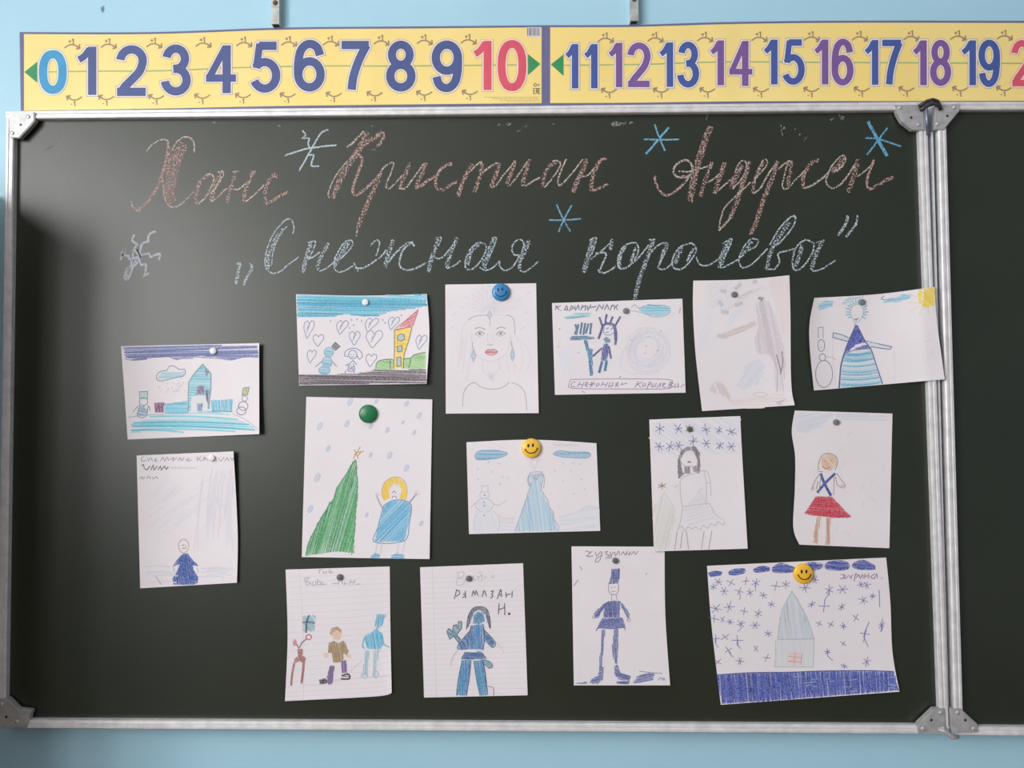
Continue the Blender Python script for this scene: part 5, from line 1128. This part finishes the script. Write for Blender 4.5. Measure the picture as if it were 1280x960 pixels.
# ------------------------------------------------------------------ magnets
def magnet(name, label, key, x, y, rpx, c, big=False, face=None, group=None):
    sh = SH[key]; r = rpx*0.00130
    base = W(x, y, sh.depth(x, y))
    root = thing(name, base, label, 'magnet', group)
    m = mat('plastic_%02x%02x%02x' % c, lin(c), tuple(v*.93 for v in lin(c)), 80, 0.32, spec=0.5)
    h = 0.0075 if big else 0.0045
    body = dome('button', base+Vector((0, .0004, 0)), r, h, m, root, 28, 8, .45 if big else .7)
    if face:
        fc, back = face
        def pt(a, b):
            q = min(.98, math.hypot(a, b)); z = h*(.45+.55*math.sqrt(1-q*q)); return base + Vector((a*r, -z, b*r))
        fm = mat('smile_ink_%02x%02x%02x' % fc, lin(fc), None, 50, .5)
        tilt = back
        R_ = lambda a, b: (a*math.cos(tilt)-b*math.sin(tilt), a*math.sin(tilt)+b*math.cos(tilt))
        for ex in (-.27, .2):
            a, b = R_(ex, .28); e = dome('eye', pt(a, b)+Vector((0, .0002, 0)), r*.11, .0005, fm, root, 12, 3, .2, 1.7)
        pts = [pt(*R_(.62*math.sin(t), .02-.55*math.cos(t)+.02)) for t in [math.radians(-78+156*i/16) for i in range(17)]]
        tube('smile', pts, r*.05, fm, root, 6)
        for sgn in (-1, 1):
            a, b = R_(.62*sgn, -.07); tube('smile_corner', [pt(a-.06, b-.02), pt(a+.06, b+.03)], r*.05, fm, root, 6)
    return root
sg = None
magnet('round_magnet', 'small white round magnet on the turquoise castle drawing', 'castle', 267, 438.8, 4.2, (238, 236, 238))
magnet('round_magnet', 'small white round magnet on the navy gown drawing', 'navy', 265, 572.5, 4.2, (238, 236, 238))
magnet('round_magnet', 'small white round magnet on the hearts drawing', 'hearts', 457, 378, 4.0, (240, 240, 240))
magnet('smiley_magnet', 'blue smiley magnet on the pencil portrait', 'portrait', 626, 365.5, 11, (62, 140, 196), True, ((22, 62, 120), .12))
magnet('round_magnet', 'small grey round magnet on the crowned figure drawing', 'crown', 782, 388.8, 3.6, (128, 126, 130))
magnet('round_magnet', 'small grey round magnet on the pale branches sheet', 'pale', 917.3, 368.3, 3.6, (118, 118, 122))
magnet('round_magnet', 'small grey-green round magnet on the blue dress drawing', 'dress', 1076.8, 377.8, 3.8, (112, 132, 134))
magnet('round_magnet', 'glossy green domed magnet on the fir tree drawing', 'tree', 460.4, 517.3, 11.4, (34, 120, 76), True)
magnet('smiley_magnet', 'yellow smiley magnet on the long blue gown drawing', 'gown', 664, 560, 12, (250, 200, 70), True, ((40, 28, 20), .1))
magnet('round_magnet', 'small dark grey round magnet on the grey dress drawing', 'grey', 861.5, 536.5, 3.4, (96, 98, 84))
magnet('round_magnet', 'small grey round magnet on the red skirt drawing', 'skirt', 1044.5, 527.8, 3.6, (120, 124, 138))
magnet('round_magnet', 'small grey round magnet on the three figures sheet', 'three', 425, 721.2, 3.8, (108, 106, 112))
magnet('round_magnet', 'small grey round magnet on the ruled warrior sheet', 'warrior', 586, 722.8, 3.6, (108, 104, 112))
magnet('round_magnet', 'small grey round magnet on the soldier drawing', 'soldier', 768.8, 700.5, 3.6, (104, 102, 110))
magnet('smiley_magnet', 'yellow smiley magnet on the drawing of the pale house', 'house', 1003.6, 716.8, 12, (250, 196, 60), True, ((40, 28, 20), .02))

# ------------------------------------------------------------------ unseen shelving added just beside the board; it keeps the window light off the lower corner
wood = mat('bookcase_wood', (0.28, 0.16, 0.08), (0.20, 0.11, 0.05), 6, .5, stretch=(1, 1, 12))
D = 0.36; bx0, bx1, bt = -0.86, -0.06, Z0+0.86
bc = thing('shade_bookcase', ((bx0+bx1)/2, WY-D/2, 0), 'unseen brown wooden shelving added beside the chalkboard to shade its lower corner', 'shade_bookcase')
box('side_panel', (bx0, bx0+.02, WY-D, WY, 0, bt), wood, bc); box('side_panel', (bx1-.02, bx1, WY-D, WY, 0, bt), wood, bc); box('back_panel', (bx0+.02, bx1-.02, WY-.01, WY, 0, bt), wood, bc)
for k in range(5): box('shelf', (bx0+.02, bx1-.02, WY-D, WY-.01, .05+k*(bt-.07)/4, .07+k*(bt-.07)/4), wood, bc)
